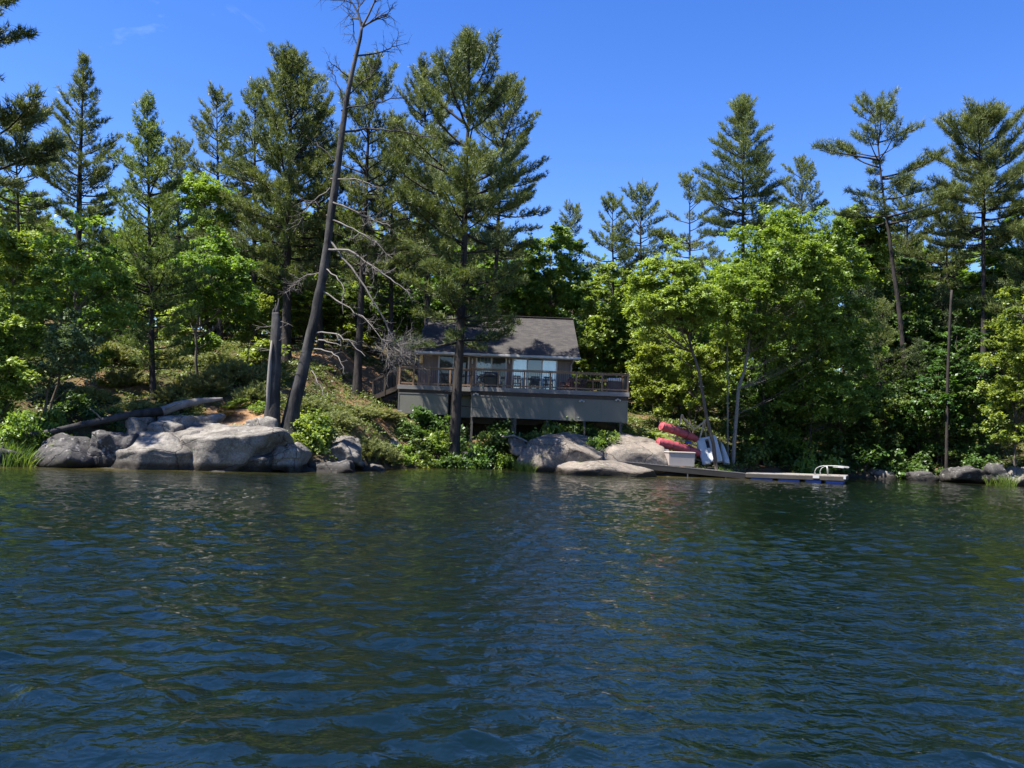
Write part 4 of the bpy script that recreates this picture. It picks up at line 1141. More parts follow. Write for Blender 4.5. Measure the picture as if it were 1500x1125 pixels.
shr = [(448, 39.0, SHY[0], 1.15, 1.7, "bright green sapling shrub at the foot of the leaning dead trunk"), (468, 39.6, SHY[1], 1.0, 1.15, "bright shrub between the dead trunk and the cracked slab"),
       (430, 38.6, SHR[0], .9, .8, "low leafy shrub over the dark rounded block"), (410, 38.2, SHY[1], .6, .6, "little yellow green shrub between broken trunk and rocks"),
       (455, 41.0, SHR[1], 1.2, 1.1, "leafy shrub behind the bright sapling"), (585, 45.4, SHR[2], 1.2, 1.3, "dark green shrub where the point meets the cove"),
       (612, 47.4, SHD[0], 1.4, 1.2, "shaded shrub in the cove over the water"), (640, 48.6, SHR[0], 1.2, 1.5, "fern like shrub beside the big pine trunk"),
       (660, 48.0, SHD[1], 1.4, 1.5, "dark shrub at the foot of the big pine"), (690, 48.9, SHR[1], 1.3, 1.7, "tall green shrub under the deck step corner"), (715, 49.4, SHD[0], 1.3, 1.4, "shaded shrub between big pine and grass tuft"),
       (740, 49.6, SHR[2], 1.0, 1.3, "green shrub beside the huge boulder"), (700, 50.3, SHD[1], 1.2, 1.3, "shaded shrub against the deck post at the step corner"), (728, 50.5, SHD[0], 1.3, 1.1, "shaded low shrub before the pale pier"), (765, 50.6, SHD[1], 1.1, 1.2, "dark shrub between pale pier and huge boulder"), (675, 50.6, SHD[0], 1.3, 2.0, "tall shaded shrub behind the big pine trunk under the screen"), (710, 50.5, SHR[0], 1.0, 1.7, "tall green shrub touching the lower edge of the screen"), (782, 50.9, SHD[1], 1.1, 1.3, "shaded shrub under the deck behind the huge boulder"), (848, 51.6, SHD[1], 1.4, 1.4, "dark shrub in the gap under the sunny end of the screen"), (812, 51.4, SHR[2], 1.0, 1.3, "green shrub in the gap just above the huge boulder"), (740, 51.3, SHD[0], 1.3, 1.6, "dark shrub beside the pale pier under the screen"), (642, 51.2, SHD[1], 1.4, 1.5, "dark shrub below the small deck screen by the trunk"), (610, 51.0, SHD[0], 1.3, 1.2, "dark shrub below the small deck screen by the stairs"), (830, 51.2, SHD[0], 1.3, 1.1, "low dark shrub under the middle of the deck"), (600, 48.8, SHD[1], 1.3, 1.0, "dark shrub on the bank below the small deck end"), (625, 46.9, SHR[1], .9, .9, "small shrub on the cove waterline"), (845, 46.4, SHY[0], .75, .75, "bright little shrub growing between huge boulder and low slab"),
       (872, 48.6, SHY[1], .9, 1.3, "sunlit sapling behind the huge boulder under the screen"), (800, 50.0, SHR[0], .9, 1.3, "leafy sapling above the huge boulder"), (888, 49.2, SHR[1], .9, 1.1, "leafy shrub on the bedrock slope beside the deck post"),
       (925, 52.0, SHY[0], 1.1, 1.0, "yellow green shrub behind the deck corner post"), (897, 50.4, SHY[1], .8, 1.0, "small bright shrub under the deck corner"), (1062, 50.0, SHR[2], .6, .6, "small green plant at the foot of the pale leaning trunk"),
       (946, 53.2, SHR[1], 1.3, 1.0, "green shrub uphill of the ferns"), (1100, 53.2, SHD[1], 1.5, 1.6, "shaded shrub behind the dock beside the pale trunk"), (1160, 55.2, SHD[0], 1.8, 1.8, "shaded shrub on the bank behind the swim ladder"),
       (1210, 57, SHD[1], 2.0, 1.8, "dark shrub on the bank beyond the dock end"), (1260, 59, SHD[0], 2.0, 2.0, "dark shrub above the grey stone"), (1310, 60, SHD[1], 2.0, 2.2, "dark shrub in the shaded hollow under the pines"), (1355, 59, SHD[0], 1.8, 1.7, "dark shrub beside the grey branchless trunk"),
       (1440, 56.5, SHD[1], 1.5, 1.3, "dark shrub behind the cracked boulder"), (1140, 56.5, SHR[0], 1.8, 2.4, "tall shrub with a lit side between dock and maple"), (1195, 53.5, SHR[1], 1.6, 2.8, "leafy spray hanging low over the dark bank"),
       (30, 34.2, SHR[0], 1.0, 1.6, "leafy shrub behind the reeds"), (95, 35.4, SHD[0], .9, .7, "low shaded shrub growing over the thin end of the log"), (40, 34.6, SHR[1], .9, .9, "small leafy shrub between reeds and mottled boulder"), (178, 36.6, SHD[1], .6, .5, "tiny dark shrub pressed against the middle of the log"), (60, 36.2, SHR[2], 1.2, 1.6, "leafy shrub beneath the slanting willow stem"), (110, 38.6, SHD[0], 1.2, 1.3, "shaded shrub behind the mottled boulder"), (150, 38.2, SHD[1], 1.0, 1.0, "dark shrub above the log under the birch"),
       (335, 41.5, SHO[0], .9, .5, "browned low shrub on the rocks behind the big slab"), (350, 43, SHY[0], 1.0, .6, "yellow green plant patch behind the log end"), (385, 42, SHR[1], .8, .6, "green plant beside the broken trunk"),
       (292, 53.5, SHR[2], 1.6, 1.8, "round green shrub uphill beside the maple trunk"), (385, 52, SHR[0], 1.7, 1.6, "pale green shrub uphill of the junipers"), (220, 50, SHY[1], 1.2, 1.1, "bright shrub behind the young pine trunk"), (160, 44.5, SHY[0], .9, .7, "bright shrub on the tan ledge")]
for i, (px, Y, pr, w, h, lb) in enumerate(shr):
    bush(pr, base(px, Y, -.05), (w, w, h), r_.uniform(0, 6.28), lb, "shrub", "leafy_shrub", GS)

def fern_mesh(seed, n=13):
    r = np.random.default_rng(seed); V, F, T = [], [], []; k = 0; ps = []
    for i in range(n):
        az = i * 2.4 + r.normal() * .3; L = r.uniform(.5, .85)
        P = curve_pts((0, 0, 0), (cos(az) * .6, sin(az) * .6, .9), L, 9, -1.1, r, .04)
        ps.append((P, np.linspace(.008, .003, 9), 3))
        sd = np.array([-sin(az), cos(az), 0]); t = r.uniform(.25, .8)
        for j in range(1, 9):
            w = .19 * (1 - j / 9.5) + .02; f = nrm(P[j] - P[j - 1])
            for s in (-1, 1):
                for q in (0, .5):
                    b = P[j - 1] * (1 - q) + P[j] * q
                    V += [b, b + f * .045, b + sd * s * w + f * .05 - UP * .03]; T += [t] * 3; F.append([k, k + 1, k + 2]); k += 3
    return join_tubes(ps), (np.array(V), np.array(F), np.array(T))
FER = protos(fern_mesh, 'fern', (51, 52))
GF = "ferns behind the boats and on the bank"
ferns = [(948, 51.6), (938, 52.4), (958, 52.8), (968, 52.2), (952, 53.6), (940, 53.8), (975, 53.4), (930, 51.8), (962, 54.4), (985, 54.2), (990, 53.0), (650, 49.4), (672, 49.2), (700, 49.9), (630, 49.6)]
for i, (px, Y) in enumerate(ferns):
    lb = "arching green fern in the sunlit patch behind the maroon boats" if i < 11 else "fern in the shade below the deck skirt"
    bush(FER[i % 2], base(px, Y, -.03), (1.8,) * 3, r_.uniform(0, 6.28), lb, "fern", "fern_plant", GF if i < 11 else "ferns in the shade below the deck")
def grass_mesh(seed, n=90, h=.8, w=.28):
    r = np.random.default_rng(seed)
    V, F, T = [], [], []
    for i in range(n):
        a = r.uniform(0, 6.28); q = math.sqrt(r.random()) * w; p = np.array([cos(a) * q, sin(a) * q, -.05])
        L = h * r.uniform(.5, 1.1); d = nrm(np.array([cos(a) * q * 1.2, sin(a) * q * 1.2, 1]) + r.normal(size=3) * .15)
        sd = nrm(np.cross(d, r.normal(size=3))) * .012
        m = p + d * L * .55; e = m + nrm(d + np.array([cos(a), sin(a), -.3]) * .4) * L * .45
        k = len(V); V += [p - sd, p + sd, m - sd, m + sd, e]; t = r.uniform(.2, .9); T += [t] * 5
        F += [[k, k + 1, k + 3], [k, k + 3, k + 2], [k + 2, k + 3, k + 4]]
    return mesh_from("grass_tuft", np.array(V), [np.array(F)], M['grass'], False, np.array(T))
GRA = [grass_mesh(61), grass_mesh(62)]
tufts_ = [(775, 47.2, 1.0, "bright grass tuft at the water beside the huge boulder"), (768, 47.6, 1.2, "second taller grass tuft leaning on the huge boulder"), (760, 48.2, 1.0, "thin grass tuft behind the bright tuft by the boulder"),
          (1478, 53.2, 1.3, "green reed tuft in front of the pale end boulder"), (1466, 53.6, 1.1, "reed tuft beside the grey cracked boulder"), (1452, 54.2, 1.0, "short reed tuft on the far bank nearest the dark ledge")]
for px, Y, s, lb in tufts_:
    o = link("grass_tuft", GRA[int(px) % 2], None, base(px, Y)); o.scale = (s, s, s); o.location.z = max(o.location.z, -.02); tag(o, lb, "grass tuft", "grass tufts at the waterline")
for i in range(7):
    px = r_.uniform(-25, 45); o = link("reed_clump", GRA[i % 2], None, base(px, 32.6 + r_.uniform(0, 1.6))); o.scale = (1.3, 1.3, 1.2); o.rotation_euler.z = r_.uniform(0, 6)
    o.location.z = max(o.location.z, -.05); tag(o, "clump of dark green reeds at the water below the bright leafy tree", "reeds", "reeds at the picture edge")

# undergrowth: one carpet of small plants, twigs and grass over the slopes that nobody could count
def carpet():
    r = np.random.default_rng(91)
    P, N, T = [], [], []
    n = 0
    while n < 20000:
        x = r.uniform(-42, 44, 4000); y = r.uniform(30, 74, 4000)
        s = y - shore(x)
        dens = np.array([.5 + .9 * mnoise.noise(Vector((a * .35, b * .35, 4))) for a, b in zip(x, y)])
        ok = (s > .6) & (s < 26) & (r.random(4000) < dens) & ~((np.abs(x) < 7.2) & (y > 50.8) & (y < 63))
        ok &= r.random(4000) > openness(x, y) * 1.3
        ok &= ~((x > 3) & (x < 9.5) & (s < 4.5))
        x, y = x[ok], y[ok]
        z = hgt(x, y)
        for a, b, c in zip(x, y, z):
            k = r.integers(5, 12)
            P.append(np.array([a, b, c + .04]) + r.normal(size=(k, 3)) * np.array([.15, .15, .07]) + np.array([0, 0, .12])); T.append(np.full(k, r.uniform(.1, .9)))
        n += len(x)
    P = np.vstack(P); T = np.concatenate(T)
    return leaves(P, nrm(UP + r.normal(size=P.shape) * .5), T, .13, r)
leafy(38, 41.5, (5, 85, 400, 560), "fresh green sapling standing behind the birch by the edge of the picture", 231, 26, 'leaf_yellow', tr=.05, rc=(.4, .7), leaf=.13, group=GM, lo=-.95)
leafy(138, 43.5, (105, 175, 430, 560), "fresh green sapling between the birch and the young pine", 232, 20, 'leaf', tr=.05, rc=(.4, .7), leaf=.13, group=GM, lo=-.95)
leafy(255, 52, (235, 290, 420, 520), "bright sapling half hidden behind the young pine trunk", 233, 18, 'leaf_yellow', tr=.05, rc=(.4, .7), leaf=.13, group=GM, lo=-.95)
V, F, T = carpet()
tag(link("undergrowth", mesh_from("undergrowth", V, [F], M['carpet'], False, T)), "low leafy ground plants covering the slopes under the trees", "undergrowth", kind="stuff")

# ---------------------------------------------------------------- the woods behind
BG = []
def bg_proto(name, data, bark_m, leaf_m, lb, g):
    (tv, tq), (lv, lf, lt) = data
    BG.append((name, mesh_from("trunk", tv, [tq], M[bark_m]), mesh_from("crown", lv, [lf], M[leaf_m], False, lt), lb, g))
LBP = "dark green pine standing deep in the woods behind the shore"; LBL = "leafy green tree standing deep in the woods behind the shore"
for i, sd in enumerate((301, 302, 303)):
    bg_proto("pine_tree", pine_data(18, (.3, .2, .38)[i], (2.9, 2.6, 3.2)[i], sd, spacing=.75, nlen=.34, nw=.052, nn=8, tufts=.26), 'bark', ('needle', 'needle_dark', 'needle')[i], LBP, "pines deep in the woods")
for i, sd in enumerate((311, 312, 313)):
    cen = crown_centers(60, (0, 0, 9.5), (3.1, 3.1, 5.2), sd, -.95)
    tk = np.array([[0, 0, z] for z in np.linspace(-.4, 13, 14)]); tk[:, :2] += np.random.default_rng(sd).normal(size=(14, 2)) * .08
    bg_proto("leafy_tree", broadleaf_data(0, cen, sd, leaf=.26, ntw=9, per=20, trunk=tk, tr=.15, rc=(.7, 1.3)), 'bark_brown', ('leaf', 'leaf', 'leaf_dark')[i], LBL, "leafy trees deep in the woods")
cen = crown_centers(46, (0, 0, 4.0), (2.3, 2.3, 3.9), 321, -1.0, .2)
tk = np.array([[0, 0, z] for z in np.linspace(-.4, 6.5, 10)])
bg_proto("leafy_sapling", broadleaf_data(0, cen, 321, leaf=.2, ntw=9, per=18, trunk=tk, tr=.07, rc=(.6, 1.0)), 'bark_brown', 'leaf', "young leafy tree with foliage to the ground filling the wood under the tall trees", "young trees under the tall ones")
cen = crown_centers(46, (0, 0, 4.0), (2.5, 2.5, 3.9), 322, -1.0, .2)
bg_proto("leafy_sapling", broadleaf_data(0, cen, 322, leaf=.2, ntw=9, per=18, trunk=tk, tr=.07, rc=(.6, 1.0)), 'bark_brown', 'leaf_dark', "young leafy tree with foliage to the ground filling the wood under the tall trees", "young trees under the tall ones")
HB = [18, 18, 18, 14.6, 14.6, 14.6, 8.2, 8.2]
rb = np.random.default_rng(5)
SKX = [-300, 0, 90, 200, 330, 600, 780, 870, 960, 1040, 1130, 1250, 1340, 1420, 1500, 1800]
SKY = [200, 250, 300, 300, 290, 290, 340, 375, 375, 340, 320, 310, 320, 320, 320, 280]
nbg = 0
def bg_tree(k, px, Y, pyt, s=None):
    global nbg
    name, a, b, lb, g = BG[k]
    p = base(px, Y); s = s or (at(px, pyt, Y)[2] - p[2]) / HB[k]
    if s < .2: return
    e = empty(name, p, lb, "tree", g, rb.uniform(0, 6.28)); e.scale = (max(s, .7),) * 2 + (s,)
    link("trunk", a, e); link("crown", b, e)
    nbg += 1
for i in range(150):
    px = rb.uniform(-170, 1680); Y = rb.uniform(68, 112)
    if 560 < px < 930: Y = rb.uniform(73, 112)
    pyt = np.interp(px, SKX, SKY) + abs(rb.normal()) * 50 + (112 - Y) * .5
    bg_tree(rb.choice(6, p=[.16, .16, .13, .21, .17, .17]), px, Y, pyt)
for px, Y, pyt, k in [(1230, 60, 470, 5), (1290, 62, 440, 2), (1345, 61, 500, 1), (1400, 60, 480, 5), (1265, 66, 400, 1), (1420, 66, 420, 5), (1140, 58, 460, 5), (1090, 60, 450, 4), (1180, 63, 420, 1), (1325, 69, 380, 5), (1380, 66, 420, 1), (1455, 70, 420, 5),
                      (1010, 62, 440, 4), (940, 66, 430, 5), (560, 66, 400, 5), (500, 64, 420, 5), (450, 62, 430, 4), (360, 66, 370, 5), (230, 62, 360, 4), (150, 62, 380, 5), (80, 58, 400, 4), (20, 52, 420, 5), (540, 72, 360, 1), (400, 70, 340, 1), (600, 70, 400, 5), (130, 70, 330, 1), (1560, 60, 360, 4), (1600, 56, 300, 1), (680, 70, 400, 5), (745, 69, 400, 5)]:
    bg_tree(k, px, Y, pyt)
for i in range(78):
    px = -20 + 1600 * (i + rb.random()) / 78; Y = rb.uniform(60, 74)
    if 560 < px < 940: Y = rb.uniform(66, 76)
    if 440 < px <= 560: Y = rb.uniform(63, 74)
    bg_tree(6 + (rb.random() < (.75 if px > 1080 else .25)), px, Y, 0, rb.uniform(.55, 1.15))
for i in range(34):
    px = -90 + 700 * (i + rb.random()) / 34
    bg_tree(6 + (rb.random() < .4), px, rb.uniform(77, 96), 0, rb.uniform(.7, 1.2))
for i in range(20):
    px = 1085 + 350 * (i + rb.random()) / 20
    bg_tree(7, px, rb.uniform(1.0, 4.5) + float(shore(x_of(px, 1, 58))), 0, rb.uniform(.4, .85))
# the far side of the wood, one mass of leaves in which no tree can be told from the next
def far_wood():
    r = np.random.default_rng(17)
    C = np.stack([r.uniform(-105, 120, 3400), r.uniform(108, 130, 3400), np.zeros(3400)], -1)
    g = hgt(C[:, 0], C[:, 1])
    C[:, 2] = g + r.uniform(-.05, 1, 3400) * (13.5 + 3 * np.sin(C[:, 0] * .21) + 2.5 * np.sin(C[:, 0] * .53 + 1))
    P = np.repeat(C, 24, 0) + r.normal(size=(3400 * 24, 3)) * np.array([.9, .9, .6])
    T = np.repeat(r.uniform(.1, .8, 3400), 24) + r.normal(size=len(P)) * .1
    return leaves(P, nrm(UP * .7 + r.normal(size=P.shape) * .6), T, .62, r)
V, F, T = far_wood()
tag(link("far_woods", mesh_from("far_woods", V, [F], M['leaf'], False, T)), "dense mass of far leaves closing the wood behind all the trees", "woods", kind="stuff")
# ---------------------------------------------------------------- the cabin
FZ = 4.89                       # deck floor
YW, YB = 54.5, 62.5             # front and back wall
XL, XR = x_of(612, 6, YW), x_of(838, 6, YW)
EZ, RZ_, YE, YR = 7.22, 10.35, 53.8, 58.5
EL, ER = x_of(608, EZ, YE), x_of(850, EZ, YE)
cabin = empty("cabin", (0, YW, FZ), "small taupe lakeside cabin with grey shingled roof and glass sliding doors", "cabin")
O = np.array([0, YW, FZ])
def B(**k):
    return MB()
wall = MB()
wt = EZ - .02
wall.box(XL, XR, 0, .2, -.35, wt - FZ); wall.box(XL, XR, YB - YW - .2, YB - YW, -.35, wt - FZ)
for x in (XL, XR):
    s = 1 if x == XL else -1
    wall.prism([[x, .2, -.35], [x, YB - YW - .2, -.35], [x, YB - YW - .2, wt - FZ], [x, YR - YW, RZ_ - FZ - .25], [x, .2, wt - FZ]], (s * .2, 0, 0))
wall.build("wall", M['siding'], cabin)
found = MB().box(XL + .1, XR - .1, .15, YB - YW - .1, -2.2, -.36)
found.build("foundation", M['dark_plastic'], cabin)
# roof: two thick slopes, each a sheet in its own plane so that the shingle courses run along it
def roof_slope(y0, z0, y1, z1, name, flip):
    L = math.hypot(y1 - y0, z1 - z0)
    th = atan2(z1 - z0, y1 - y0)
    mb = MB()
    xs = np.linspace(EL, ER, 2)
    tap = .22                                      # the rake leans in a little towards the ridge
    V = np.array([[EL, 0, 0], [ER, 0, 0], [ER - tap, L, 0], [EL + tap, L, 0], [EL, 0, -.14], [ER, 0, -.14], [ER - tap, L, -.14], [EL + tap, L, -.14]])
    mb.add(V, [[0, 1, 2, 3], [7, 6, 5, 4], [0, 4, 5, 1], [1, 5, 6, 2], [2, 6, 7, 3], [3, 7, 4, 0]])
    o = mb.build(name, M['shingle'], cabin)
    o.rotation_euler = (th, 0, 0) if not flip else (-th, 0, pi)
    o.location = (0, y0 - YW, z0 - FZ) if not flip else (EL + ER, y0 - YW, z0 - FZ)
    return o
roof_slope(YE, EZ, YR, RZ_, "roof", False)
rb_ = roof_slope(YE, EZ, YR, RZ_, "roof", True); rb_.location = (EL + ER, 2 * YR - YE - YW, EZ - FZ); rb_.rotation_euler = (atan2(RZ_ - EZ, YR - YE), 0, pi)
MB().bar((EL + .22, YR - YW, RZ_ - FZ + .03), (ER - .22, YR - YW, RZ_ - FZ + .03), .34, .05).build("ridge_cap", M['shingle'], cabin)
MB().box(EL - .03, ER + .03, YE - YW - .13, YE - YW - .01, EZ - FZ - .17, EZ - FZ - .02).build("gutter", M['white'], cabin, bevel=.02)
MB().box(EL + .05, ER - .05, YE - YW, -.005, EZ - FZ - .20, EZ - FZ - .17).build("soffit", M['offwhite'], cabin)
mb = MB(); xd = XR - .08
mb.tube(np.array([[xd + .12, -.62, EZ - FZ - .15], [xd + .10, -.3, EZ - FZ - .32], [xd, -.05, EZ - FZ - .5], [xd, -.05, .1]]), .04, 8)
mb.build("downspout", M['white'], cabin, smooth=True)
xb = x_of(617, 6.9, 54.2)
MB().box(xb - .1, xb + .1, -.35, .0, EZ - FZ - .75, EZ - FZ - .21).build("bracket_board", M['yellow_board'], cabin)

def door(pxs, top_py, panes, label=None, grille=()):
    """pxs: frame edges in the photograph; panes: a material per gap"""
    xs = [x_of(p, 6, YW) for p in pxs]
    zt = at((pxs[0] + pxs[-1]) / 2, top_py, YW)[2] - FZ
    d = empty("sliding_door", (0, 0, 0), label, None); d.parent = cabin
    fr = MB(); w = .05
    fr.box(xs[0] - w, xs[-1] + w, -.06, -.004, zt, zt + .08); fr.box(xs[0] - w, xs[-1] + w, -.06, -.004, .02, .12)
    for x in xs: fr.box(x - w, x + w, -.058, -.004, .12, zt)
    fr.build("frame", M['white'], d)
    for i, m in enumerate(panes):
        MB().box(xs[i] + w, xs[i + 1] - w, -.03, -.012, .12, zt).build("pane", M[m], d)
        if i in grille:
            g = MB()
            for q in np.linspace(xs[i], xs[i + 1], 5)[1:-1]: g.box(q - .009, q + .009, -.036, -.031, .12, zt)
            for q in np.linspace(.12, zt, 7)[1:-1]: g.box(xs[i] + w, xs[i + 1] - w, -.0395, -.0365, q - .009, q + .009)
            g.build("grille", M['offwhite'], d)
    return d
door([642.5, 664, 686], 520.5, ['glass_dark', 'glass_dark'])
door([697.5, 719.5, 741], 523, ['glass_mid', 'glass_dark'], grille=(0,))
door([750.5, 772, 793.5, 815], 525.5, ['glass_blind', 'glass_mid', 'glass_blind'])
for px in (692.0, 746.0):
    p = at(px, 529.5, YW) - O
    lamp = empty("wall_lamp", (p[0], 0, p[2]), None, None); lamp.parent = cabin
    MB().tube(np.array([[0, -.01, .12], [0, -.05, .16], [0, -.1, .12]]), .018, 6).box(-.035, .035, -.02, -.002, .02, .2).build("bracket", M['offwhite'], lamp)
    MB().tube(np.array([[0, -.1, .13], [0, -.1, .1], [0, -.1, -.08], [0, -.1, -.14], [0, -.1, -.17]]), [.02, .065, .05, .06, .015], 8).build("lantern", M['white'], lamp, smooth=False)

# ---------------------------------------------------------------- the deck
YD = 51.0; YD2 = 51.9
DL, DM, DR = x_of(583, 4.8, YD2), x_of(690, 4.8, YD), x_of(921, 4.8, YD)
deck = empty("deck", (0, YD, FZ), "raised timber deck on posts with brown railing and grey lattice screen below", "deck")
def L_(x, y, z): return np.array([x, y - YD, z - FZ])
fl = MB()
fl.box(DM, DR, 0, YW - YD - .003, -.06, 0); fl.box(DL, DM - .003, YD2 - YD, YW - YD - .003, -.061, -.001)
fl.box(XR + .01, DR - .001, YW - YD, 6.0, -.06, -.001); fl.box(DL + .001, XL - .01, YW - YD, 3.9 + YD2 - YD, -.06, -.002)
fl.build("floor", M['deck_wood'], deck)
fa = MB(); fa.box(DM - .04, DR + .04, -.045, -.003, -.27, -.012); fa.box(DL - .04, DM - .045, YD2 - YD - .045, YD2 - YD - .003, -.27, -.014)
fa.box(DR + .003, DR + .04, -.002, 6.0, -.27, -.013); fa.box(DM - .04, DM - .003, -.002, YD2 - YD - .05, -.27, -.013)
fa.build("fascia", M['fascia_wood'], deck)
jb = MB(); jb.box(DM, DR, .05, .12, -.52, -.28); jb.box(DL, DM - .01, YD2 - YD + .05, YD2 - YD + .12, -.52, -.28)
for x in np.arange(DL + .3, DR, .8): jb.box(x - .025, x + .025, (.125 if x > DM else YD2 - YD + .125), YW - YD - .02, -.27, -.065)
jb.build("joist", M['dark_wood'], deck)
# screens and posts below
def skirt(px0, px1, Y, zt, zb, dy):
    x0, x1 = x_of(px0, 3.8, Y), x_of(px1, 3.8, Y)
    o = MB().box(x0, x1, dy, dy + .02, zb - FZ, zt - FZ).build("skirt_screen", M['skirt'], deck)
    mb = MB(); mb.box(x0, x1, dy - .02, dy - .003, zt - FZ - .07, zt - FZ); mb.box(x0, x1, dy - .02, dy - .003, zb - FZ, zb - FZ + .06)
    for x in np.linspace(x0 + .03, x1 - .03, max(2, int(round((x1 - x0) / 1.55)) + 1)): mb.box(x - .03, x + .03, dy - .021, dy - .004, zb - FZ + .06, zt - FZ - .07)
    mb.build("batten", M['skirt_trim'], o)
skirt(690, 919.5, YD, 4.37, 3.03, .0)
skirt(583, 656, YD2, 4.40, 3.10, YD2 - YD)
skirt(660, 690, YD2 + .6, 4.40, 3.0, YD2 + .6 - YD)
for px, Y in ((691.5, YD + .13), (755, YD + .13), (802, YD + .13), (856, YD + .13), (909, YD + .13), (622, YD2 + .13), (586, YD2 + .13), (655, YD2 + .13), (856, 54), (909, 54), (909, 56.5), (802, 54)):
    x = x_of(px, 3.2, Y); g = gz(x, Y)
    MB().box(x - .07, x + .07, Y - YD - .07, Y - YD + .07, g - FZ - .1, -.285).build("post", M['post_wood'], deck)
    MB().box(x - .16, x + .16, Y - YD - .16, Y - YD + .16, g - FZ - .25, g - FZ + .06).build("footing", M['concrete'], deck, bevel=.02)
x = x_of(752.5, 3, YD + .5); g = gz(x, YD + .5)
MB().tube(np.array([[x, .5, g - FZ - .2], [x, .5, 2.99 - FZ]]), [.17, .17], 14).build("pier", M['concrete'], deck, smooth=True)
# railing
HR = 1.1
def rail_run(a, b, nposts, ends=(True, True)):
    """one straight railing from a to b (x, y in world); posts, a cap rail, a top and a bottom rail"""
    a = L_(a[0], a[1], FZ); b = L_(b[0], b[1], FZ)
    for i in range(nposts):
        if (i == 0 and not ends[0]) or (i == nposts - 1 and not ends[1]): continue
        p = a + (b - a) * i / (nposts - 1)
        MB().box(p[0] - .055, p[0] + .055, p[1] - .055, p[1] + .055, -.05, HR + (.0 if 0 < i < nposts - 1 else .09)).build("rail_post", M['rail_wood'], deck, bevel=.008)
    MB().bar(a + [0, 0, HR + .02], b + [0, 0, HR + .02], .15, .036).build("cap_rail", M['rail_wood'], deck)
    MB().bar(a + [0, 0, HR - .06], b + [0, 0, HR - .06], .045, .09).build("top_rail", M['rail_wood'], deck)
    MB().bar(a + [0, 0, .12], b + [0, 0, .12], .045, .09).build("bottom_rail", M['rail_wood'], deck)
    return a, b
bal = MB().tube(np.array([[0, 0, .165], [0, 0, HR - .105]]), .014, 6)
bal_me = None
def balusters(a, b, step):
    global bal_me
    n = int(np.linalg.norm(b - a) / step)
    for i in range(1, n):
        p = a + (b - a) * i / n
        if bal_me is None:
            o = bal.build("baluster", M['black'], deck); bal_me = o.data
        else: o = link("baluster", bal_me, deck)
        o.location = tuple(p)
a, b = rail_run((DM + .06, YD + .06), (DR - .06, YD + .06), 7); balusters(a, b, .131)
a, b = rail_run((x_of(628, 5, YD2), YD2 + .06), (DM - .07, YD2 + .06), 3); balusters(a, b, .125)
rest = MB()
def more_bal(a, b):
    n = int(np.linalg.norm(b - a) / .14)
    for i in range(1, n):
        p = a + (b - a) * i / n; rest.tube(np.array([p + [0, 0, .165], p + [0, 0, HR - .105]]), .014, 5, cap=False)
more_bal(*rail_run((DR - .06, YD + .2), (DR - .06, YD + 5.9), 4, (False, True)))
more_bal(*rail_run((DR - .2, YD + 5.9), (XR + .2, YD + 5.9), 3, (False, True)))
more_bal(*rail_run((DL + .06, YD2 + .06), (x_of(626, 5, YD2), YD2 + .06), 3, (True, False)))
more_bal(*rail_run((DM - .06, YD + .2), (DM - .06, YD2 - .1), 2, (False, False)))
o = rest.build("baluster", M['black'], deck); o["kind"] = "stuff"
for px, py in ((697, 577), (905, 585.5), (852, 587)):
    p = at(px, py, YD - .06) - np.array([0, YD, FZ])
    lm = MB()
    lm.box(p[0] - .05, p[0] + .05, p[1] + .0, p[1] + .05, p[2] - .03, p[2] + .06)
    for s in (-1, 1):
        lm.tube(np.array([[p[0] + s * .04, p[1], p[2]], [p[0] + s * .09, p[1] - .07, p[2] - .02], [p[0] + s * .13, p[1] - .13, p[2] - .06]]), [.025, .04, .065], 8)
    lm.build("floodlight", M['white'], deck, smooth=True)

# stairs going down beside the deck
sx0, sz0 = DL - .02, FZ; sx1 = x_of(546, 3.6, 52.6); sz1 = gz(sx1, 52.6)
stair = empty("staircase", (sx0, 52.6, sz0), "brown timber steps with railing going down from the deck end", "stairs")
SA = np.array([0, 0, -.1]); SBv = np.array([sx1 - sx0, 0, sz1 - sz0])
for dy in (-.55, .55):
    MB().bar(SA + [0, dy, -.1], SBv + [0, dy, .05], .05, .28).build("stringer", M['dark_wood'], stair)
    MB().bar(SA + [-.05, dy, 1.1], SBv + [0, dy, 1.15], .06, .12).build("handrail", M['dark_wood'], stair)
    for u in (.04, .52, .97):
        p = SA + (SBv - SA) * u + [0, dy, 0]
        MB().box(p[0] - .05, p[0] + .05, dy - .05, dy + .05, p[2] - .2, p[2] + 1.14).build("rail_post", M['dark_wood'], stair)
    bm_ = MB()
    for u in np.linspace(.06, .95, 16):
        p = SA + (SBv - SA) * u + [0, dy, 0]; bm_.tube(np.array([p + [0, 0, .05], p + [0, 0, 1.1]]), .011, 5, cap=False)
    bm_.build("railing_grille", M['black'], stair)
for i in range(7):
    p = SA + (SBv - SA) * (i + .5) / 7
    MB().box(p[0] - .15, p[0] + .15, -.52, .52, p[2] + .05, p[2] + .09).build("step", M['dark_wood'], stair)

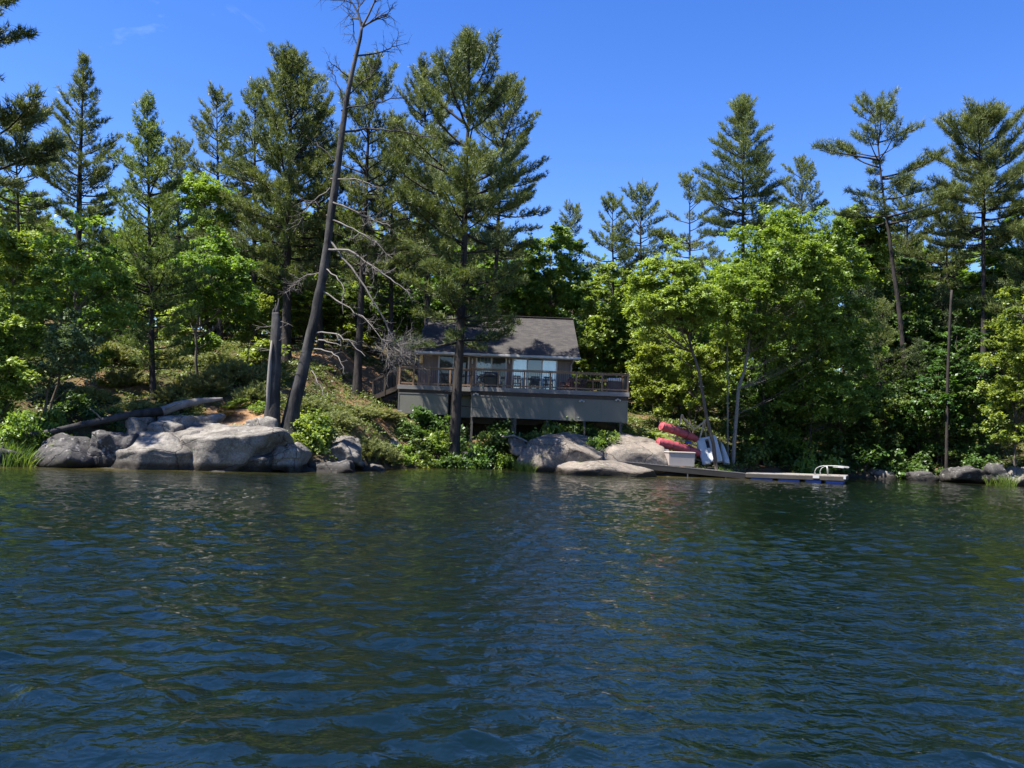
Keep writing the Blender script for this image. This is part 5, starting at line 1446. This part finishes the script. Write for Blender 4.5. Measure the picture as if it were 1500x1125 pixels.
# ---------------------------------------------------------------- things on the deck
def patio_chair(label, px, Y, rz=0.0, mat='dark_plastic', group="patio chairs on the deck"):
    e = empty("patio_chair", (x_of(px, 5.3, Y), Y, FZ), label, "chair", group, rz)
    MB().box(-.27, .27, -.25, .25, .40, .45).build("seat", M[mat], e, bevel=.015)
    bk = MB(); bk.box(-.27, .27, .25, .29, .86, .95)
    for x in np.linspace(-.24, .24, 6): bk.box(x - .025, x + .025, .255, .285, .46, .86)
    bk.build("backrest", M[mat], e)
    for x in (-.25, .25):
        for y in (-.23, .25): MB().box(x - .022, x + .022, y - .022, y + .022, 0, .40 if y > 0 else .62).build("leg", M[mat], e)
        MB().box(x - .035, x + .035, -.26, .24, .63, .66).build("armrest", M[mat], e)
    return e
patio_chair("dark slatted chair in front of the narrow door beside the big pine trunk", 652, 53.5, .2)
patio_chair("dark slatted chair before the first white blind pane", 757, 53.2, .1)
patio_chair("dark slatted chair before the dark middle pane", 783, 53.3, -.1)
patio_chair("dark slatted chair before the second white blind pane", 803, 53.2, .15)
patio_chair("dark slatted chair beside the covered barbecue", 706, 53.2, -.4)
def adirondack(label, px, Y, rz):
    e = empty("garden_chair", (x_of(px, 5.3, Y), Y, FZ), label, "chair", "red brown garden chairs on the deck", rz)
    MB().prism([[-.28, -.3, .36], [-.28, .3, .24], [-.28, .3, .28], [-.28, -.3, .40]], (.56, 0, 0)).build("seat", M['red_brown'], e)
    bk = MB()
    for i, x in enumerate(np.linspace(-.24, .24, 5)): bk.prism([[x - .05, .26, .25], [x + .05, .26, .25], [x + .05, .56, .98 - .05 * abs(i - 2)], [x - .05, .56, .98 - .05 * abs(i - 2)]], (0, .02, .01))
    bk.build("backrest", M['red_brown'], e)
    for x in (-.33, .33):
        MB().box(x - .07, x + .07, -.36, .38, .56, .59).build("armrest", M['red_brown'], e)
        MB().box(x - .02, x + .02, -.32, -.22, 0, .56).build("leg", M['red_brown'], e); MB().bar((x, .3, .56), (x, .42, 0), .04, .09).build("leg", M['red_brown'], e)
    return e
adirondack("red brown slatted garden chair nearest the cabin corner", 831, 52.8, -.5)
adirondack("red brown garden chair behind the other, clear of the cabin wall", 846, 54.2, -.9)
gx_ = x_of(719, 5.5, 52.2)
gr = empty("barbecue", (gx_, 52.2, FZ), "black barbecue with pale tank on the deck before the patterned glass door", "barbecue")
MB().box(-.38, .38, -.25, .25, .12, .70).build("cart", M['black'], gr, bevel=.02)
th = np.linspace(0, pi, 9)
MB().prism([[-.42, -.28 * cos(t), .72 + .30 * sin(t)] for t in th], (.84, 0, 0)).build("lid", M['black'], gr)
MB().box(-.78, -.39, -.22, .22, .70, .735).build("side_shelf", M['dark_plastic'], gr)
MB().tube(np.array([[-.3, -.33, .86], [.3, -.33, .86]]), .018, 8).build("lid_handle", M['alu'], gr)
MB().prism([[.44, -.22, .95], [.62, -.22, .68], [.62, -.22, .30], [.44, -.22, .22]], (0, .42, 0)).build("cover_flap", M['lid'], gr)
for x in (-.3, .3): MB().tube(np.array([[x, -.26, .08], [x, -.2, .08]]), .08, 12).build("wheel", M['black'], gr)
tx_ = x_of(900, 5.3, 52.0)
tb = empty("storage_tub", (tx_, 52.2, FZ), "plum brown box with rounded pale lid at the far deck corner", "box")
MB().box(-.42, .42, -.4, .4, 0, .70).build("body", M['purple'], tb, bevel=.02)
MB().box(-.45, .45, -.43, .43, .703, .90).build("lid", M['lid'], tb, bevel=.07)

# ---------------------------------------------------------------- dock, box, boats and rack
def plank_deck(name, label, fl_, fr_, width, thick, bl=None):
    """a straight dock section from front-left to front-right top edge points"""
    a = np.array(fl_, float); b = np.array(fr_, float)
    d = b - a; Lh = np.linalg.norm(d); d /= Lh
    back = nrm(np.cross(UP, d))
    e = empty(name, a, label, "dock")
    V = np.array([[0, 0, 0], b - a, b - a + back * width, back * width]); 
    MB().add(np.vstack([V, V - [0, 0, .045]]), [[0, 1, 2, 3], [7, 6, 5, 4], [0, 4, 5, 1], [1, 5, 6, 2], [2, 6, 7, 3], [3, 7, 4, 0]]).build("walking_surface", M['dock_wood'], e)
    sd = MB()
    for q in (.03, width - .03): sd.bar(back * q - [0, 0, .05 + thick / 2], b - a + back * q - [0, 0, .05 + thick / 2], .05, thick)
    for q in (.0, 1.0): sd.bar((b - a) * q + back * .06 - [0, 0, .05 + thick / 2], (b - a) * q + back * (width - .06) - [0, 0, .05 + thick / 2], .05, thick * .96)
    sd.build("frame_board", M['dock_side'], e)
    return e, a, b, d, back
P0, P1, P2 = at(903, 674.5, 47.3), at(1092, 692.8, 48.6), at(1239.5, 697.8, 46.4)
rampd, a, b, d, back = plank_deck("fixed_dock", "weathered grey boardwalk along the bank from the low bedrock to the floating dock", P0, P1 - (P1 - P0) * .003, 2.1, .30)  # deep dark frame boards stand in for the shadow under the boardwalk
for u in (.12, .55, .85):
    p = (b - a) * u; 
    for q in (.12, 1.9): MB().tube(np.array([p + back * q - [0, 0, .26], p + back * q - [0, 0, a[2] + 1.2]]), .07, 8).build("pile", M['dock_side'], rampd, smooth=True)
fdock, a, b, d, back = plank_deck("floating_dock", "grey floating dock on blue floats ending at the white swim ladder", P1, P2, 3.2, .20)
for u0, u1 in ((.05, .28), (.33, .55), (.60, .76), (.80, .97)):
    m = np.eye(4); m[:3, 0] = d; m[:3, 1] = back; m[:3, 2] = UP; p = a - a
    MB().box(u0 * np.linalg.norm(b - a), u1 * np.linalg.norm(b - a), .10, 3.1, -.62, -.262, M=m).build("float", M['blue'], fdock, bevel=.04)
m = np.eye(4); m[:3, 0] = d; m[:3, 1] = back; m[:3, 2] = UP
Ld = np.linalg.norm(b - a)
for u in (.72, .975): MB().box(u * Ld - .22 * (u < .9), u * Ld + .12, -.03, .002, -.16, .012, M=m).build("corner_bracket", M['white'], fdock)
# swim ladder
lb = a + d * (Ld * .70) + back * 1.0
lad = empty("swim_ladder", lb, "white tubular swim ladder standing at the end of the floating dock", "ladder")
lad.rotation_euler = (0, 0, atan2(d[1], d[0]))
for y in (-.38, .38):
    P = np.array([[-.02, y, .02], [-.06, y, .18], [.02, y, .38], [.18, y, .48], [.40, y, .55], [.9, y, .56], [1.45, y, .53], [1.5, y, .50], [1.45, y, .47], [.9, y, .5]])
    t_ = np.linspace(0, len(P) - 1, 40); P = np.stack([np.interp(t_, np.arange(len(P)), P[:, i]) for i in range(3)], -1)
    P[:, 0] += (y + .38) * .3
    MB().tube(P, .018, 8).build("rail_tube", M['alu'], lad, smooth=True)
    MB().tube(np.array([[.62, y, .02], [.60, y, .35], [.56, y, .52]]), .018, 8).build("strut", M['alu'], lad, smooth=True)
for x in (1.05, 1.42): MB().bar((x, -.38, .49), (x, .38, .49), .05, .025).build("tread", M['alu'], lad)
MB().box(-.1, .75, -.45, .45, .003, .03).build("base_plate", M['dock_wood'], lad)

# storage box on the boardwalk
p0, p1 = at(977, 679.5, 48.15), at(1017.5, 683, 48.15)
w_ = p1[0] - p0[0]
da, db_ = P0, P1; dd = nrm(db_ - da); 
zc = (P0 + (P1 - P0) * ((p0[0] + w_ / 2 - P0[0]) / (P1[0] - P0[0])))[2]
bx = empty("deck_box", (p0[0] + w_ / 2, 48.55, zc + .012), "beige resin storage box standing on the boardwalk before the maroon boats", "box", None, atan2(dd[1], dd[0]) * 1.0)
bb_ = MB(); W2, D2 = w_ / 2, .38
bb_.add(np.array([[-W2 * .96, -D2 * .94, .03], [W2 * .96, -D2 * .94, .0], [W2 * .96, D2 * .94, .0], [-W2 * .96, D2 * .94, .03], [-W2, -D2, .74], [W2, -D2, .74], [W2, D2, .74], [-W2, D2, .74]]),
        [[3, 2, 1, 0], [4, 5, 6, 7], [0, 1, 5, 4], [1, 2, 6, 5], [2, 3, 7, 6], [3, 0, 4, 7]])
bb_.build("body", M['beige'], bx, bevel=.02)
MB().box(-W2 - .03, W2 + .03, -D2 - .03, D2 + .03, .743, .84).build("lid", M['beige'], bx, bevel=.035)

# rack of raw timber with two long maroon boats
rk0 = base(1003, 51.2)
rack = empty("boat_rack", rk0, "raw timber frame rack carrying the two maroon boats", "rack")
def W3(px, py, Y): return at(px, py, Y) - rk0
for foot_a, apex, foot_b in (((988, 652, 51.0), (999, 607, 51.4), (1014, 640, 52.0)), ((1019, 668, 51.2), (1032, 615, 51.9), (1036, 660, 52.6))):
    for f in (foot_a, foot_b):
        p = W3(*f); q = W3(*apex); p = p + (p - q) * .25
        MB().bar(p, q, .09, .05).build("leg", M['raw_wood'], rack)
MB().bar(W3(1015, 630, 51.5), W3(1033, 617, 51.85), .05, .09).build("brace", M['raw_wood'], rack)
MB().bar(W3(1000, 611, 51.45), W3(1017, 628, 51.6), .05, .09).build("brace", M['raw_wood'], rack)
MB().bar(W3(978, 637, 51.0), W3(1026, 655, 51.6), .06, .09).build("beam", M['raw_wood'], rack)
MB().bar(W3(975, 660, 51.0), W3(1030, 676, 51.6), .06, .09).build("beam", M['raw_wood'], rack)
def long_boat(pa, pb, rad, label, seed):
    A, Bp = at(*pa), at(*pb); d = Bp - A; n = 28
    e = empty("covered_boat", A, label, "boat", "maroon boats on the rack")
    r = np.random.default_rng(seed)
    u = np.linspace(0, 1, n)
    P = d[None] * u[:, None] + np.array([0, 0, 1.0])[None] * (np.sin(u * pi) * .05)[:, None]
    R = np.interp(u, [0, .04, .3, .7, .95, 1], [rad * .93, rad, rad * 1.02, rad * .95, rad * .8, rad * .7]) * (1 + r.normal(size=n) * .03)
    V, Q = tube_arrays(P, R, 18)
    ax = nrm(d); ctr = np.repeat(P, 18, 0); V = ctr + (V - ctr) * np.array([1, .9, 1]) + r.normal(size=V.shape) * .009
    mb = MB(); mb.add(V, Q)
    T = [[n * 18, (i + 1) % 18, i] for i in range(18)] + [[n * 18 + 1, (n - 1) * 18 + i, (n - 1) * 18 + (i + 1) % 18] for i in range(18)]
    mb2 = MB(); mb2.add(np.vstack([V, [P[0] + ax * .09], [P[-1] - ax * .05]]), Q, T)
    mb2.build("hull", M['maroon'], e, smooth=True)
    th = np.linspace(0, 2 * pi, 19); a_ = nrm(np.cross(ax, UP)); b_ = np.cross(a_, ax)
    MB().tube(np.array([P[0] + rad * .97 * (cos(t) * a_ * .9 + sin(t) * b_) for t in th]), .03, 6, cap=False).build("rim", M['maroon'], e, smooth=True)
    for q in (.3, .68):
        MB().tube(np.array([d * q + rad * 1.06 * (cos(t) * a_ * .9 + sin(t) * b_) + UP * sin(q * pi) * .05 for t in th]), .014, 5, cap=False).build("strap", M['black'], e, smooth=True)
long_boat((969, 624, 50.4), (1021, 643.5, 51.5), .26, "upper maroon boat lying tilted on the timber rack", 1)
long_boat((964, 647.5, 50.1), (1028, 665.5, 51.2), .275, "lower maroon boat resting behind the beige storage box", 2)
o = link("life_cushion", mesh_from("life_cushion", ico(3)[0] * np.array([.2, .13, .09]), [ico(3)[1]], M['blue']), None, at(1008, 648, 51.2)); tag(o, "small blue bundle between the two maroon boats", "cushion")

# white pedal boat propped on edge and another white hull behind the slanting trunk
def frame_at(o, u, v):
    u = nrm(np.array(u, float)); v = np.array(v, float); v = nrm(v - u * (u @ v)); w = np.cross(u, v)
    m = np.eye(4); m[:3, 0] = u; m[:3, 1] = v; m[:3, 2] = w; m[:3, 3] = 0
    return m
top = at(1034, 641, 51.5); bot = at(1044, 679, 50.7)
pb_ = empty("pedal_boat", top, "white two hulled pedal boat propped upright against the slanting trunk", "boat")
m = frame_at(top, bot - top, (1, -.25, .05)); LB = np.linalg.norm(bot - top)
def hull_box(y0, y1, z0, z1, x0=0, x1=None, taper=.12):
    x1 = x1 or LB
    mb = MB(); ym = (y0 + y1) / 2
    xs = [x0, x0 + .18, x0 + (x1 - x0) * .6, x1 - .12, x1]; sc = [.55, .95, 1, .9, .6]
    rings = []
    for x, s in zip(xs, sc):
        hy = (y1 - y0) / 2 * (.75 + .25 * s); hz = (z1 - z0) / 2 * s; zm = (z0 + z1) / 2
        rings.append([[x, ym - hy, zm - hz * .7], [x, ym - hy * .7, zm - hz], [x, ym + hy * .7, zm - hz], [x, ym + hy, zm - hz * .7], [x, ym + hy, zm + hz * .7], [x, ym + hy * .7, zm + hz], [x, ym - hy * .7, zm + hz], [x, ym - hy, zm + hz * .7]])
    V = np.array(rings).reshape(-1, 3); k = 8; n = len(xs)
    Q = [[i * k + j, i * k + (j + 1) % k, (i + 1) * k + (j + 1) % k, (i + 1) * k + j] for i in range(n - 1) for j in range(k)]
    V = np.vstack([V, V[:8].mean(0), V[-8:].mean(0)]); T = [[n * k, (j + 1) % k, j] for j in range(k)] + [[n * k + 1, (n - 1) * k + j, (n - 1) * k + (j + 1) % k] for j in range(k)]
    V = V @ m[:3, :3].T
    return mb.add(V, Q, T)
hull_box(-.62, -.1, -.2, .2).build("pontoon", M['offwhite'], pb_, bevel=.02)
hull_box(.1, .62, -.2, .2).build("pontoon", M['offwhite'], pb_, bevel=.02)
MB().box(.75, LB - .1, -.15, .17, -.12, .10, M=m).build("deck_panel", M['offwhite'], pb_, bevel=.02)
MB().box(.02, .16, -.5, .5, -.12, .14, M=m).build("cross_beam", M['offwhite'], pb_, bevel=.02)
MB().box(.2, .76, -.13, .15, -.15, -.1, M=m).build("footwell", M['black'], pb_)
A, Bp = at(1056, 646, 51.9), at(1064.5, 680, 51.0)
kb = empty("small_white_boat", A, "pointed white hull leaning behind the slanting brown trunk", "boat")
u = np.linspace(0, 1, 12)[:, None]
MB().tube((Bp - A) * u, np.interp(u[:, 0], [0, .3, .8, 1], [.02, .14, .22, .2]), 10).build("hull", M['offwhite'], kb, smooth=True)
MB().bar((Bp - A) * .08 + [0, -.06, .02], (Bp - A) * .98 + [0, -.22, 0], .05, .03).build("keel", M['white'], kb)
